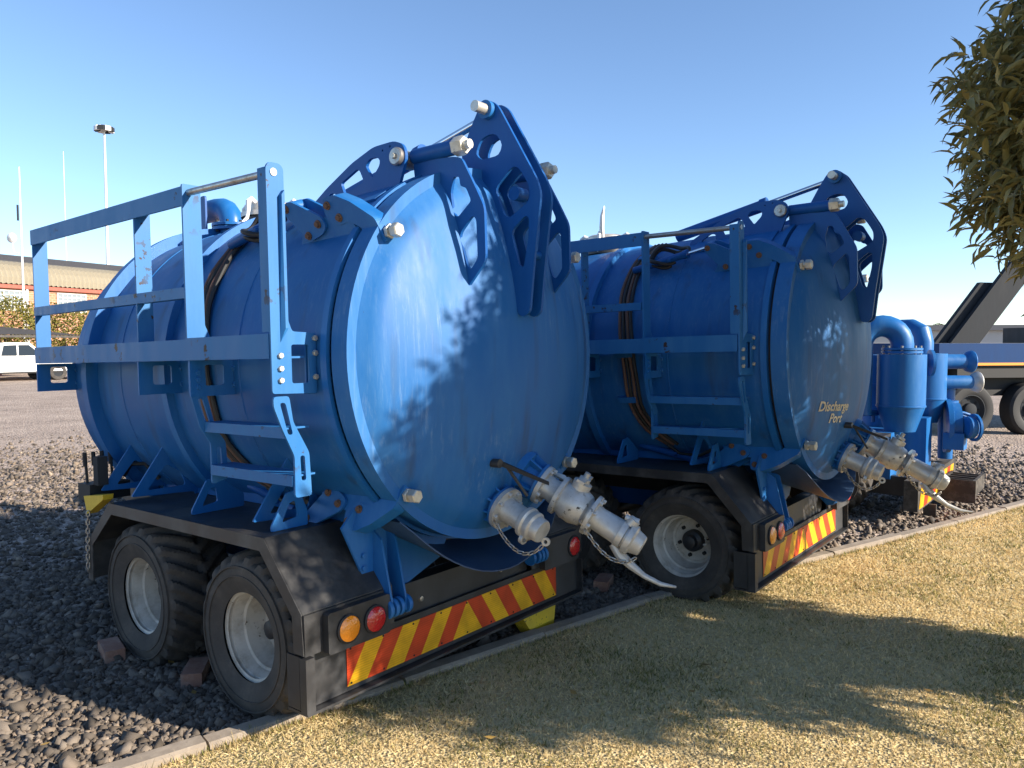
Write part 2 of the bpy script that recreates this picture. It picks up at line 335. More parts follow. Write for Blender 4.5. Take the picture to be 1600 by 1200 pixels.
for i in chosen:
    o = bpy.data.objects.new('stone', stone_me[shp[i]][int(np.clip((val[i] - .05) / .026, 0, TINT - 1))]); COL.objects.link(o); o.parent = gravel
    o.matrix_basis = Matrix.Translation(Vector(cand[i]) + Vector((0, 0, float(zoff[i])))) @ Matrix(SR[i].tolist()).to_4x4() @ Matrix.Scale(float(ssz[i]), 4)

# dry winter grass
def grass():
    NB = 900000
    P = np.c_[RNG.uniform(.6, 15, NB), RNG.uniform(-4.5, 3.6, NB), np.full(NB, .035)]
    u, v, z = view_uvz(P)
    k = (z > 1.2) & (u > -200) & (u < 1850) & (v < 1400) & (P[:, 1] < kerb_y(P[:, 0]) - .06)
    P = P[k]; z = z[k]
    k = RNG.random(len(P)) < np.clip((4.2 / z) ** 1.6, .05, 1); P = P[k]; z = z[k]; n = len(P)
    pn = np.array([noise.noise((p[0] * 1.3, p[1] * 1.3, 0)) + .55 * noise.noise((p[0] * 4.5, p[1] * 4.5, 3)) + .4 * noise.noise((p[0] * 12, p[1] * 12, 7)) for p in P])
    h = RNG.uniform(.008, .024, n) * (1 + .35 * pn) * np.clip(z / 5, 1, 1.6); wd = RNG.uniform(.0016, .0034, n) * np.clip(z / 3.2, 1, 3)
    a = RNG.uniform(0, 6.28, n); lean = RNG.uniform(.2, 1.5, n); la = RNG.uniform(0, 6.28, n)
    side = np.c_[np.cos(a), np.sin(a), np.zeros(n)] * wd[:, None]
    tip = np.c_[np.cos(la) * lean * h, np.sin(la) * lean * h, h]
    V = np.stack([P - side, P + side, P + tip], 1).reshape(-1, 3)
    green = (RNG.random(n) < np.clip(.15 + .60 * pn, .03, .6))[:, None]
    s = RNG.uniform(.65, 1.2, n)[:, None]
    dry = np.where(RNG.random(n)[:, None] < .35, [[.76, .60, .33]], [[.64, .49, .24]]) * s
    grn = np.where(RNG.random(n)[:, None] < .5, [[.17, .175, .05]], [[.33, .29, .10]]) * s
    c = np.where(green, grn, dry)
    me = big_mesh('grass', V, np.arange(3 * n).reshape(-1, 3), 'grass_blade', np.repeat(c, 3, 0))
    o = bpy.data.objects.new('grass', me); COL.objects.link(o)
    tag(o, 'short dry straw coloured winter grass with green patches on the lawn', 'grass', kind='stuff')
    print('grass', n)
grass()
def edge_tufts():
    n = 9000; x = RNG.uniform(.8, 13, n); k = RNG.random(n) < np.array([.5 + .9 * noise.noise((a * 2.3, 5, 1)) for a in x]); x = x[k]; n = len(x)
    P = np.c_[x, kerb_y(x) - .075 - np.abs(RNG.normal(0, .018, n)) - .0, np.full(n, .03)]; h = RNG.uniform(.02, .055, n); la = RNG.uniform(0, 6.28, n); wd = RNG.uniform(.002, .0035, n)
    side = np.c_[np.cos(la + 1.57), np.sin(la + 1.57), np.zeros(n)] * wd[:, None]; tip = np.c_[np.cos(la) * h * .6, np.sin(la) * h * .6 + h * .35, h]
    c = np.where((RNG.random(n) < .4)[:, None], [[.20, .22, .06]], [[.60, .46, .23]]) * RNG.uniform(.7, 1.15, n)[:, None]
    me = big_mesh('kerb_grass', np.stack([P - side, P + side, P + tip], 1).reshape(-1, 3), np.arange(3 * n).reshape(-1, 3), 'grass_blade', np.repeat(c, 3, 0))
    o = bpy.data.objects.new('kerb_grass', me); COL.objects.link(o); tag(o, 'ragged grass growing along the edge of the kerb', 'grass', kind='stuff')
edge_tufts()
def litter():
    n = 70; P = np.c_[RNG.uniform(1.0, 8, n), RNG.uniform(.4, 4.6, n), np.zeros(n)]; P[:, 2] = np.where(P[:, 1] > kerb_y(P[:, 0]), .035, .062)
    V = []; F = []; c = []
    for i in range(n):
        a = RNG.uniform(0, 6.28); L_ = RNG.uniform(.03, .07); d = np.array([math.cos(a), math.sin(a), RNG.uniform(-.1, .25)]); q = np.array([-d[1], d[0], RNG.uniform(-.3, .3)])
        V += [P[i], P[i] + d * L_ * .5 + q * L_ * .22, P[i] + d * L_ + np.array([0, 0, .006]), P[i] + d * L_ * .5 - q * L_ * .22]; F.append([4 * i, 4 * i + 1, 4 * i + 2, 4 * i + 3]); c += [np.array([.42, .27, .08]) * RNG.uniform(.4, 1.3)] * 4
    me = big_mesh('fallen_leaves', V, F, 'leaf', np.array(c)); o = bpy.data.objects.new('fallen_leaves', me); COL.objects.link(o); tag(o, 'scattered dry fallen leaves on the gravel and lawn', 'leaves', kind='stuff')
print('stones', nst)
litter()
# ------------------------------------------------------------------ vacuum tanker trailer
XC, RS = 1.075, .935                      # tank centre line and shell radius in the trailer's own frame
def zc(y): return 1.532 - .036 * (y + .2)
def dome_y(r): return -.43 + .245 * r * r if r < .80 else -.2732 + (r - .80) * .392 + 4.0 * (r - .80) ** 2
DOOR_C = (XC, 1.532)
def shell_pt(th, y, r): return (XC + r * math.cos(th), y, zc(y) + r * math.sin(th))
def ring(mb, prof, seg=96, mi=0):
    v = []; n = len(prof)
    for r, y in prof: v += [shell_pt(2 * math.pi * k / seg, y, r) for k in range(seg)]
    mb.add(v, [(i * seg + k, i * seg + (k + 1) % seg, (i + 1) * seg + (k + 1) % seg, (i + 1) * seg + k) for i in range(n - 1) for k in range(seg)], mi, True); return mb
def link_mesh():
    m = MB(); pts = []
    for k in range(17):
        t = 2 * math.pi * k / 16; x_ = .0085 * math.cos(t); y_ = .0085 * math.sin(t) + (.009 if math.sin(t) > 0 else -.009)
        pts.append((x_, y_, 0))
    m.tube(pts, .0034, 6, caps=False); o = m.obj('link', 'steel'); me = o.data; bpy.data.objects.remove(o); return me
LINK = link_mesh()
def chain(parent, pts, name='chain', mat=None):
    "links strung along a path; the first link is the part that carries the others"
    pts = [Vector(p) for p in pts]; path = []
    for a, b in zip(pts[:-1], pts[1:]):
        n_ = max(1, int((b - a).length / .002)); path += [a.lerp(b, i / n_) for i in range(n_)]
    root = None; step = 13
    base = empty(name, (0, 0, 0), parent=parent, size=.02)
    for i in range(0, len(path) - step, step):
        p = path[i]; d = (path[i + step] - p).normalized(); q = d.to_track_quat('Y', 'Z') @ Vector((0, 1, 0)).rotation_difference(Vector((0, 1, 0)))
        o = bpy.data.objects.new('link', LINK); COL.objects.link(o); o.parent = base
        o.matrix_basis = Matrix.Translation(p) @ q.to_matrix().to_4x4() @ Matrix.Rotation(math.radians(90) * ((i // step) % 2) + .5, 4, 'Y')
    return base
def catenary(a, b, sag, n=14):
    a, b = Vector(a), Vector(b); return [a.lerp(b, i / n) - Vector((0, 0, sag * 4 * (i / n) * (1 - i / n))) for i in range(n + 1)]

def tyre_mesh(R=.415, W=.40, RI=.215):
    m = MB(); NA, NP = 220, 34; v = []
    for i in range(NA):
        th = 2 * math.pi * i / NA
        for j in range(NP):
            s = -1 + 2 * j / (NP - 1)                     # across the section, bead to bead
            a = abs(s)
            if a < .62:
                q = a / .62; x_ = math.copysign(q * W * .44, s); r = R - .020 * q * q
                lug = .5 + .5 * math.sin(22 * th + 7.0 * q * (1 if s > 0 else 1) + (0 if s > 0 else math.pi))
                r += .026 * (max(0, min(1, (lug - .40) * 5)) - 1) * (1 if q > .06 else .3)
            else:
                q = (a - .62) / .38; ang = q * math.pi * .5
                x_ = math.copysign(W * .44 + (W * .5 - W * .44) * math.sin(min(1, q * 1.7) * math.pi / 2) - (W * .07) * max(0, q - .6) / .4, s)
                r = (R - .020) - (R - .020 - RI) * (q ** 1.15)
                lug = .5 + .5 * math.sin(22 * th + 7.0 + 1.5 * q + (0 if s > 0 else math.pi))
                if q < .34: r += .026 * (max(0, min(1, (lug - .40) * 5)) - 1) * (1 - q / .34); 
            v.append((x_, r * math.cos(th), r * math.sin(th)))
    f = [(i * NP + j, i * NP + j + 1, ((i + 1) % NA) * NP + j + 1, ((i + 1) % NA) * NP + j) for i in range(NA) for j in range(NP - 1)]
    m.add(v, f, 0, True)
    for r_ in (.30, .345):                                # raised rings and blocks on the side wall
        m.lathe([(r_ - .004, -.197), (r_ - .003, -.203), (r_ + .003, -.203), (r_ + .004, -.196)], (0, 0, 0), (1, 0, 0), 64)
    return m
def make_wheel(parent, loc, flip, k):
    wh = empty('wheel', loc, (random.uniform(0, 6.28) if not k else k, 0, math.pi if flip else 0), parent, .2)
    if 'ty' not in CACHE:
        CACHE['ty'] = tyre_mesh().obj('tyre', 'tyre_rubber').data
        r = MB(); r.lathe([(.205, -.150), (.222, -.158), (.226, -.150), (.222, -.138), (.205, -.130), (.192, -.075), (.180, -.068), (.176, -.005), (.165, .035), (.15, .042), (.14, .036), (.075, .045), (.07, .06), (.0, .06)], (0, 0, 0), (1, 0, 0), 56)
        r.lathe([(.205, .158), (.222, .158), (.205, .13), (.182, .02), (.178, 0)], (0, 0, 0), (1, 0, 0), 56)
        CACHE['rim'] = r.obj('rim', 'rim_paint').data
        h = MB(); h.lathe([(.078, .06), (.074, -.005), (.05, -.02), (.045, -.055), (.03, -.062), (0, -.062)], (0, 0, 0), (1, 0, 0), 28); CACHE['hub'] = h.obj('hub', 'black_paint').data
        b = MB(); b.hexnut((0, 0, 0), (-1, 0, 0), .014, .022); CACHE['nut'] = b.obj('wheel_nut', 'dark_rubber').data
        vh = MB(); vh.tube([(-.02, .150, .02), (-.075, .162, .02), (-.10, .150, .02), (-.10, .130, .02), (-.07, .122, .02)], .006, 6); vh.tube([(-.02, .150, -.02), (-.075, .162, -.02), (-.10, .150, -.02)], .005, 6); CACHE['valve'] = vh.obj('valve_guard', 'rim_paint').data
        for k_ in ('tyre', 'rim', 'hub', 'wheel_nut', 'valve_guard'): bpy.data.objects.remove(bpy.data.objects[k_])
    def put(name, me, l=(0, 0, 0)):
        o = bpy.data.objects.new(name, me); COL.objects.link(o); o.parent = wh; o.location = l; return o
    put('tyre', CACHE['ty']); put('rim', CACHE['rim']); put('hub', CACHE['hub']); put('valve_guard', CACHE['valve'])
    for i in range(6):
        a = i * math.pi / 3; put('wheel_nut', CACHE['nut'], (.038, .112 * math.cos(a), .112 * math.sin(a)))
    return wh
CACHE = {}

def build_tanker():
    T = empty('vacuum_tanker_trailer', (0, 0, 0))
    P = lambda mb, name, mat, par=None, **k: mb.obj(name, mat, par or T, **k)
    # ---- tank shell and its rings
    sh = MB(); ring(sh, [(RS - .03, -.080), (RS, -.080), (RS, 2.5)])
    ring(sh, [(.0, 2.76), (.3, 2.74), (.6, 2.68), (.8, 2.60), (RS - .02, 2.53), (RS, 2.5)]); shell = P(sh, 'tank_shell', 'blue_shell')
    for nm, y0, y1, r1 in (('door_flange', -.080, -.040, .955), ('stiffener_ring', 1.28, 1.335, .975), ('end_ring', 2.17, 2.235, 1.005)):
        m = MB(); ring(m, [(RS - .01, y0), (r1, y0), (r1, y1), (RS - .01, y1)]); P(m, nm, 'blue_paint', shell, sharp=30)
    for y_ in (.62, 1.86):
        m = MB(); ring(m, [(RS - .002, y_), (RS + .004, y_ + .004), (RS + .004, y_ + .010), (RS - .002, y_ + .014)], 120); P(m, 'weld_seam', 'blue_shell', shell)
    m = MB(); ring(m, [(.88, -.105), (.912, -.105), (.912, -.075), (.88, -.075)]); P(m, 'door_seal', 'dark_rubber', shell)
    for xx in (.62, 1.53):                                                  # doubler plates on top of the shell
        m = MB(); V_ = []
        for s_ in (0, 1):
            for y_ in (.02, .62): 
                for k in range(7):
                    th = math.acos((xx - XC + (-.10 + .2 * k / 6)) / RS); V_.append(shell_pt(th, y_, RS + .002 + .010 * s_))
        m.add(V_, [(k, k + 1, 8 + k, 7 + k) for k in range(6)] + [(14 + k, 21 + k, 22 + k, 15 + k) for k in range(6)] + [(k, 14 + k, 15 + k, k + 1) for k in range(6)] + [(7 + k, 8 + k, 22 + k, 21 + k) for k in range(6)] + [(0, 7, 21, 14), (6, 20, 27, 13)])
        P(m, 'doubler_plate', 'blue_shell', shell)
    # ---- rear door: band, rim, dome
    d = MB(); prof = [(.905, -.104), (.945, -.104), (.945, -.206), (.895, -.206), (.888, -.212)] + [(r, dome_y(r)) for r in (.875, .86, .84, .82, .80, .76, .70, .62, .54, .46, .38, .30, .22, .14, .07, .001)]
    seg = 112; v = []
    for r, y in prof: v += [(XC + r * math.cos(2 * math.pi * k / seg), y, 1.532 + r * math.sin(2 * math.pi * k / seg)) for k in range(seg)]
    d.add(v, [(i * seg + k, i * seg + (k + 1) % seg, (i + 1) * seg + (k + 1) % seg, (i + 1) * seg + k) for i in range(len(prof) - 1) for k in range(seg)], 0, True)
    door = P(d, 'rear_door', 'blue_door', sharp=40)
    # hinge gussets (left traced, right mirrored) and the lever pair
    gus = [(-.025, 2.49), (-.30, 2.468), (-.344, 2.455), (-.412, 2.334), (-.478, 2.21), (-.481, 1.964), (-.352, 1.835), (-.318, 1.85), (-.262, 1.96), (-.205, 2.17), (-.158, 2.255), (-.085, 2.305), (-.04, 2.353)]
    gh1 = rnd([(-.292, 2.378), (-.329, 2.370), (-.333, 2.324), (-.369, 2.314), (-.40, 2.247), (-.311, 2.18), (-.285, 2.21), (-.272, 2.301)], .015, 2)
    gh2 = rnd([(-.407, 2.180), (-.428, 2.160), (-.433, 1.978), (-.388, 1.930), (-.368, 1.948), (-.324, 2.087), (-.333, 2.113)], .018, 2)
    for xx in (.728, 1.412):
        m = MB(); m.plate([rnd(gus, .03, 3), gh1, gh2], YZ(xx), .016); gp = P(m, 'hinge_gusset', 'blue_arm', door)
        m = MB(); m.tube([(xx + .008, -.03, 2.513), (xx + .008, -.305, 2.513)], .037, 20); P(m, 'hinge_sleeve', 'blue_arm', door)
        m = MB(); m.hexnut((xx + .008, -.305, 2.513), (0, -1, 0), .046, .06); m.tube([(xx + .008, -.36, 2.513), (xx + .008, -.395, 2.513)], .022, 14); P(m, 'hinge_nut', 'zinc_bolt', door)
        m = MB(); m.tube([(xx + .008, -.03, 2.513), (xx + .008, .02, 2.510)], .024, 12); m.lathe([(.03, -.03), (.045, -.03), (.045, .03), (.03, .03)], (xx + .008, .02, 2.505), (1, 0, 0), 20); P(m, 'eye_bolt', 'steel', door)
    lev = [(-.205, 2.80), (-.265, 2.815), (-.318, 2.778), (-.55, 2.382), (-.577, 2.304), (-.523, 1.949), (-.497, 1.74), (-.462, 1.715), (-.425, 1.725), (-.400, 1.845), (-.352, 2.01), (-.275, 2.211), (-.205, 2.337), (-.086, 2.494), (-.068, 2.576), (-.145, 2.71)]
    c1 = rnd([(-.202, 2.626), (-.26, 2.644), (-.31, 2.634), (-.346, 2.575), (-.32, 2.528), (-.205, 2.523), (-.167, 2.559)], .022, 2)
    c2 = rnd([(-.404, 2.457), (-.44, 2.451), (-.475, 2.403), (-.509, 2.342), (-.507, 2.277), (-.379, 2.208), (-.349, 2.225), (-.296, 2.354), (-.31, 2.381)], .022, 2)
    c3 = rnd([(-.476, 2.207), (-.502, 2.199), (-.497, 2.101), (-.464, 1.955), (-.434, 1.972), (-.393, 2.122), (-.402, 2.15)], .016, 2)
    for xx in (1.035, 1.125):
        m = MB(); m.plate([rnd(lev, .035, 3), c1, c2, c3], YZ(xx), .016); P(m, 'lever_plate', 'blue_arm', door)
    m = MB(); m.tube([(.93, -.258, 2.762), (1.20, -.258, 2.762)], .027, 18); P(m, 'lever_pin', 'zinc_bolt', door)
    m = MB(); m.lathe([(.027, 0), (.046, 0), (.046, .028), (.027, .028)], (1.006, -.258, 2.762), (1, 0, 0), 20); P(m, 'pin_collar', 'blue_paint', door)
    m = MB(); m.tube([(1.05, -.40, 2.33), (1.13, -.40, 2.33)], .035, 14); P(m, 'lever_spacer', 'blue_arm', door)
    m = MB(); m.tube([(1.05, -.49, 2.02), (1.13, -.49, 2.02)], .02, 12); P(m, 'lever_spacer', 'blue_arm', door)
    # opening cylinder on top of the tank
    m = MB(); m.tube([(1.088, -.258, 2.762), (1.088, .28, 2.640)], .021, 14); P(m, 'piston_rod', 'chrome')
    m = MB(); m.tube([(1.088, .25, 2.647), (1.088, 1.0, 2.48)], .046, 18); m.tube([(1.088, .25, 2.647), (1.088, .30, 2.636)], .054, 18); P(m, 'opening_cylinder', 'blue_arm')
    # ---- hinge arms on the shell
    arm = [(.69, 2.36), (.555, 2.436), (.348, 2.533), (.183, 2.585), (.03, 2.588), (-.035, 2.560), (-.052, 2.497), (.018, 2.333), (.05, 2.26), (.30, 2.23), (.62, 2.23), (.69, 2.30)]
    a1 = rnd([(.60, 2.357), (.521, 2.404), (.485, 2.396), (.479, 2.348), (.552, 2.334)], .012, 2)
    a2 = rnd([(.441, 2.443), (.311, 2.496), (.289, 2.485), (.259, 2.425), (.369, 2.386), (.409, 2.370)], .014, 2)
    a3 = rnd([(.244, 2.50), (.214, 2.532), (.156, 2.531), (.134, 2.511), (.141, 2.485), (.196, 2.432)], .014, 2)
    for xx in (.655, 1.48):
        m = MB(); m.plate([rnd(arm, .03, 3), a1, a2, a3, circ((.115, 2.556), .006, 8), circ((.06, 2.566), .006, 8)], YZ(xx), .018); ar = P(m, 'hinge_arm', 'blue_arm')
        m = MB(); s_ = -1 if xx < XC else 1; x_ = xx if xx < XC else xx + .018
        m.lathe([(0, 0), (.042, 0), (.044, .004), (.044, .02), (.038, .026), (.0, .026)], (x_, .002, 2.505), (s_, 0, 0), 26); P(m, 'pin_washer', 'steel', ar)
        m = MB(); m.hexnut((x_ + s_ * .026, .004, 2.505), (s_, 0, 0), .014, .012); P(m, 'pin_bolt', 'zinc_bolt', ar)
        m = MB(); m.tube([(xx + .009, .002, 2.505), (.74 if xx < XC else 1.42, .002, 2.505)], .026, 16); P(m, 'hinge_pin', 'pin_steel', ar)
    # ---- door clamps: links and a claw with a big bolt, in planes through the tank axis
    def clamp(ths, thp, flip):
        "ths: where on the door rim it sits, thp: the way its plates stand out"
        A0 = Vector((XC + .93 * math.cos(ths), 0, 1.532 + .93 * math.sin(ths))); er = Vector((math.cos(thp), 0, math.sin(thp))); et = Vector((-math.sin(thp), 0, math.cos(thp))) * flip
        fr = lambda off: (lambda u, v_, w_: tuple(A0 + Vector((0, u, 0)) + er * v_ + et * (off + w_)))
        base = MB(); base.plate([rnd([(.385, -.075), (.31, .055), (.22, .075), (.02, .085), (-.045, .03), (-.075, -.02), (-.075, -.10), (.30, -.13)], .012, 2)], fr(.004), .02); b_ = P(base, 'clamp_base', 'blue_paint')
        base = MB(); base.plate([rnd([(.36, -.075), (.31, .03), (.02, .06), (-.06, -.02), (-.06, -.10), (.30, -.11)], .012, 2)], fr(-.075), .02); P(base, 'clamp_base', 'blue_paint')
        for off in (.026, -.072):
            m = MB(); m.plate([rnd([(.405, .13), (.385, .178), (.335, .182), (.145, .085), (.125, .035), (.165, .005), (.27, -.02), (.32, .03)], .022, 3)], fr(off), .014); P(m, 'clamp_link', 'blue_paint', b_)
        m = MB(); m.tube([A0 + Vector((0, .375, 0)) + er * .152 + et * -.058, A0 + Vector((0, .375, 0)) + er * .152 + et * .026], .03, 14); P(m, 'link_eye', 'blue_paint', b_)
        m = MB(); cl = [(.125, .085), (.115, .165), (.03, .168), (-.065, .125), (-.195, .035), (-.232, -.075), (-.165, -.082), (-.085, .012), (-.02, .04), (.05, .03), (.09, .04)]
        m.plate([rnd(cl, .016, 3)], fr(-.045), .073); P(m, 'clamp_claw', 'blue_paint', b_)
        bo = A0 + Vector((0, -.222, 0)) + er * -.035 + et * -.01
        m = MB(); m.tube([bo, bo + Vector((0, -.035, 0))], .021, 14); m.hexnut(bo + Vector((0, -.035, 0)), (0, -1, 0), .033, .036); m.hexnut(bo + Vector((0, -.002, 0)), (0, -1, 0), .034, .018); P(m, 'clamp_bolt', 'zinc_bolt', b_)
        for (y_, r_, off) in ((.378, .15, .04), (.175, .055, .04), (.265, .01, .04), (.09, .128, .028), (.03, .065, .028)):
            q = A0 + Vector((0, y_, 0)) + er * r_ + et * off
            m = MB(); m.lathe([(0, 0), (.02, 0), (.02, .005), (.013, .006), (.013, .016), (0, .016)], q, et, 12); P(m, 'clamp_pin', 'rusty_bolt', b_)
        a = A0 + Vector((0, .375, 0)) + er * .15 - et * .016; b2 = A0 + Vector((0, 1.0, 0)) + er * .03 - et * .016
        m = MB(); m.tube([a, a.lerp(b2, .32)], .013, 10); P(m, 'clamp_rod', 'chrome', b_)
        m = MB(); m.tube([a.lerp(b2, .30), b2], .026, 14); m.tube([a.lerp(b2, .28), a.lerp(b2, .34)], .031, 14); m.hexnut(a.lerp(b2, .5) + et * .02, et, .014, .03); P(m, 'clamp_cylinder', 'blue_arm', b_)
    clamp(math.radians(141), math.radians(108), 1); clamp(math.radians(39), math.radians(72), -1); clamp(math.radians(225.5), math.radians(250), -1); clamp(math.radians(314.5), math.radians(290), 1)
    # ---- top fittings: vacuum elbow and inspection hatch
    el = MB(); zt = zc(2.15) + RS - .005
    el.lathe([(.085, 0), (.085, .06)], (XC, 2.15, zt), (0, 0, 1), 24)
    el.tube([(XC, 2.15, zt + .10), (XC, 2.15, zt + .13), (XC, 2.165, zt + .17), (XC, 2.20, zt + .205), (XC, 2.25, zt + .225), (XC, 2.32, zt + .232), (XC, 2.62, zt + .232)], .078, 22); eo = P(el, 'vacuum_elbow', 'blue_paint')
    for h_ in (.06, .088):
        m = MB(); m.lathe([(.0, 0), (.132, 0), (.132, .02), (.0, .02)], (XC, 2.15, zt + h_), (0, 0, 1), 28); P(m, 'elbow_flange', 'blue_paint', eo)
    for k in range(8):
        a = k * math.pi / 4; m = MB(); m.tube([(XC + .112 * math.cos(a), 2.15 + .112 * math.sin(a), zt + .045), (XC + .112 * math.cos(a), 2.15 + .112 * math.sin(a), zt + .125)], .009, 6); P(m, 'flange_bolt', 'dark_rubber', eo)
    m = MB(); m.plate([rect(2.28, 2.34, zt - .03, zt + .31, .02)], YZ(XC - .12), .014); P(m, 'lifting_lug', 'blue_arm')
    zt = zc(1.68) + RS - .005; h = MB()
    h.lathe([(.17, 0), (.17, .07)], (XC, 1.68, zt), (0, 0, 1), 30); ho = P(h, 'hatch_neck', 'black_paint')
    m = MB(); m.lathe([(.19, .07), (.19, .10), (.165, .105), (.165, .15), (.14, .165), (0, .17)], (XC, 1.68, zt), (0, 0, 1), 30); P(m, 'hatch_lid', 'silver_paint', ho)
    for a in (.3, 1.87, 3.44, 5.01):
        c, s_ = math.cos(a), math.sin(a); q = lambda r_, z_: (XC + r_ * c, 1.68 + r_ * s_, zt + z_)
        m = MB(); m.tube([q(.15, .15), q(.19, .17), q(.215, .15), q(.222, .09), q(.235, .04), q(.28, .005)], [.016, .018, .018, .014, .012, .008], 8); P(m, 'hatch_latch', 'white_paint', ho)
    # ---- access platform: rails, posts, brackets
    X0 = -.085; YF, YM, YP, YR = 2.50, 1.19, .70, .015
    m = MB(); m.box(X0, X0 + .012, YP - .006, YF, 2.262, 2.352); m.box(X0 + .012, X0 + .09, YP - .006, YF, 2.340, 2.352); m.box(X0 + .078, X0 + .09, YP - .006, YF, 2.30, 2.34); P(m, 'hand_rail', 'blue_rail')
    m = MB(); m.box(X0 + .003, X0 + .045, YP + .004, YF - .004, 1.828, 1.88); P(m, 'middle_rail', 'blue_rail')
    m = MB(); m.box(X0, X0 + .010, YP, YF + .005, 1.533, 1.632); m.box(X0 + .01, X0 + .20, YP, YF + .005, 1.533, 1.541); P(m, 'platform_beam', 'blue_rail')
    m = MB(); m.box(X0 - .006, X0 + .004, YR + .012, YP - .003, 1.533, 1.638); m.box(X0 + .004, X0 + .17, YR + .012, YP - .003, 1.533, 1.542); P(m, 'platform_beam', 'blue_rail')
    for y_ in (YF - .004, YM):
        m = MB(); m.box(X0 + .005, X0 + .088, y_ - .012, y_, 1.545, 2.338); P(m, 'rail_post', 'blue_rail')
    m = MB(); m.plate([rnd([(X0 - .004, 1.545), (X0 - .004, 2.362), (X0 + .088, 2.362), (X0 + .088, 1.70), (X0 + .115, 1.641), (X0 + .115, 1.545)], .008, 2)], XZ(YP - .018), .012); P(m, 'rail_post', 'blue_rail')
    for y_ in (YF - .01, YM, YP - .014):
        m = MB(); m.plate([[(X0, 1.36), (.20, 1.36), (.20, 1.531), (X0, 1.531)], rect(X0 + .075, X0 + .175, 1.41, 1.51, .015)], XZ(y_ - .01), .010); br = P(m, 'platform_bracket', 'blue_paint')
        for z_ in (1.41, 1.49):
            m = MB(); m.hexnut((.145, y_ - .01, z_), (0, -1, 0), .016, .014); P(m, 'bracket_bolt', 'blue_paint', br)
    # rear post: folded channel that widens into a bolted plate
    rp = [(X0 - .006, 1.385), (X0 - .006, 2.33), (X0 + .01, 2.352), (X0 + .062, 2.352), (X0 + .08, 2.335), (X0 + .08, 1.70), (X0 + .10, 1.648), (.14, 1.642), (.135, 1.378)]
    m = MB(); m.plate([rnd(rp, .012, 2), rect(.008, .098, 1.425, 1.592, .012)], XZ(YR - .006), .010); pst = P(m, 'rail_post', 'blue_rail')
    m = MB(); m.box(X0 - .006, X0 + .004, YR + .004, YR + .055, 1.645, 2.33); m.hull([(X0 + .052, YR - .007, 2.22), (X0 + .066, YR - .007, 2.24), (X0 + .066, YR - .030, 2.24), (X0 + .052, YR - .030, 2.22)], [(X0 + .040, YR - .007, 1.60), (X0 + .066, YR - .007, 1.66), (X0 + .066, YR - .030, 1.66), (X0 + .052, YR - .030, 1.66)]); P(m, 'post_fold', 'blue_rail', pst)
    for (x_, z_) in ((X0 + .035, 1.44), (X0 + .035, 1.49), (X0 + .035, 1.545), (.128, 1.62), (.128, 1.555), (.128, 1.45)):
        m = MB(); m.hexnut((x_, YR - .006, z_), (0, -1, 0), .013, .014); P(m, 'post_bolt', 'zinc_bolt', pst)
    m = MB(); m.plate([rect(.10, .165, 1.375, 1.63, .01)], XZ(YR + .02), .012); P(m, 'tank_lug', 'blue_paint')
    m = MB(); m.tube([(X0 + .03, YP - .01, 2.325), (X0 + .03, YR - .01, 2.312)], .0165, 14); P(m, 'grab_rail', 'steel')
    # ladder
    for (y_, top) in ((YR - .002, 1.372), (YP - .02, 1.53)):
        o_ = 0.0 if y_ < .3 else .012
        ls = [(X0 + .0, top), (X0 + .078, top), (X0 + .095, 1.26), (.088, 1.12), (.096, .93), (.010, .93), (.012, 1.11), (X0 + .04, 1.23), (X0, 1.33)] if y_ < .3 else [(X0, top), (X0 + .078, top), (X0 + .085, 1.36), (X0 + .125, 1.20), (.09, 1.13), (.098, .95), (.012, .93), (.012, 1.13), (X0 + .045, 1.21), (X0, 1.38)]
        s1 = rnd([(X0 + .030, 1.345), (X0 + .058, 1.345), (X0 + .092, 1.205), (X0 + .068, 1.205)], .012, 2) if y_ < .3 else rnd([(X0 + .035, 1.35), (X0 + .062, 1.35), (X0 + .10, 1.22), (X0 + .075, 1.22)], .012, 2)
        s2 = rnd([(.040, 1.11), (.064, 1.11), (.068, 1.0), (.044, 1.0)], .012, 2)
        m = MB(); m.plate([rnd(ls, .014, 2), s1, s2], XZ(y_), .012); st = P(m, 'ladder_stringer', 'blue_rail')
        for z_ in (1.405, 1.44, 1.475) if y_ > .3 else ():
            m = MB(); m.hexnut((X0 + .04, y_, z_), (0, -1, 0), .013, .012); P(m, 'stringer_bolt', 'blue_paint', st)
    for z_, xa in ((1.20, -.02), (.99, .006)):
        m = MB(); m.box(xa, xa + .006, YR + .012, YP - .022, z_ - .012, z_ + .036); m.box(xa + .006, xa + .12, YR + .012, YP - .022, z_ + .028, z_ + .036); P(m, 'ladder_rung', 'blue_rail')
    # brackets that stand on the mudguard
    for y_, w_ in ((.30, .20), (1.0, .30)):
        m = MB(); m.plate([rnd([(.078, .731), (.078, .755), (.165, .90), (.235, .91), (.08 + w_, .80), (.08 + w_, .731)], .008, 2), rnd([(.135, .765), (.180, .852), (.215, .86), (.225, .78)], .012, 2)], XZ(y_), .010); P(m, 'mudguard_bracket', 'blue_paint')
    # ---- saddles under the tank
    for y_ in (.42, 1.62, 2.0):
        for sx in (0, 1):
            fx = (lambda x_: x_) if not sx else (lambda x_: 2 * XC - x_)
            o_ = [(.06, .765), (.30, 1.10), (.36, 1.02), (.48, .86), (.66, .72), (.66, .60), (.48, .60), (.44, .745)]
            h_ = [(.15, .79), (.265, .93), (.36, .87), (.385, .79)]
            m = MB(); m.plate([rnd([(fx(a), b) for a, b in o_], .01, 2), rnd([(fx(a), b) for a, b in h_], .02, 3)], XZ(y_), .012); P(m, 'tank_saddle', 'blue_paint')
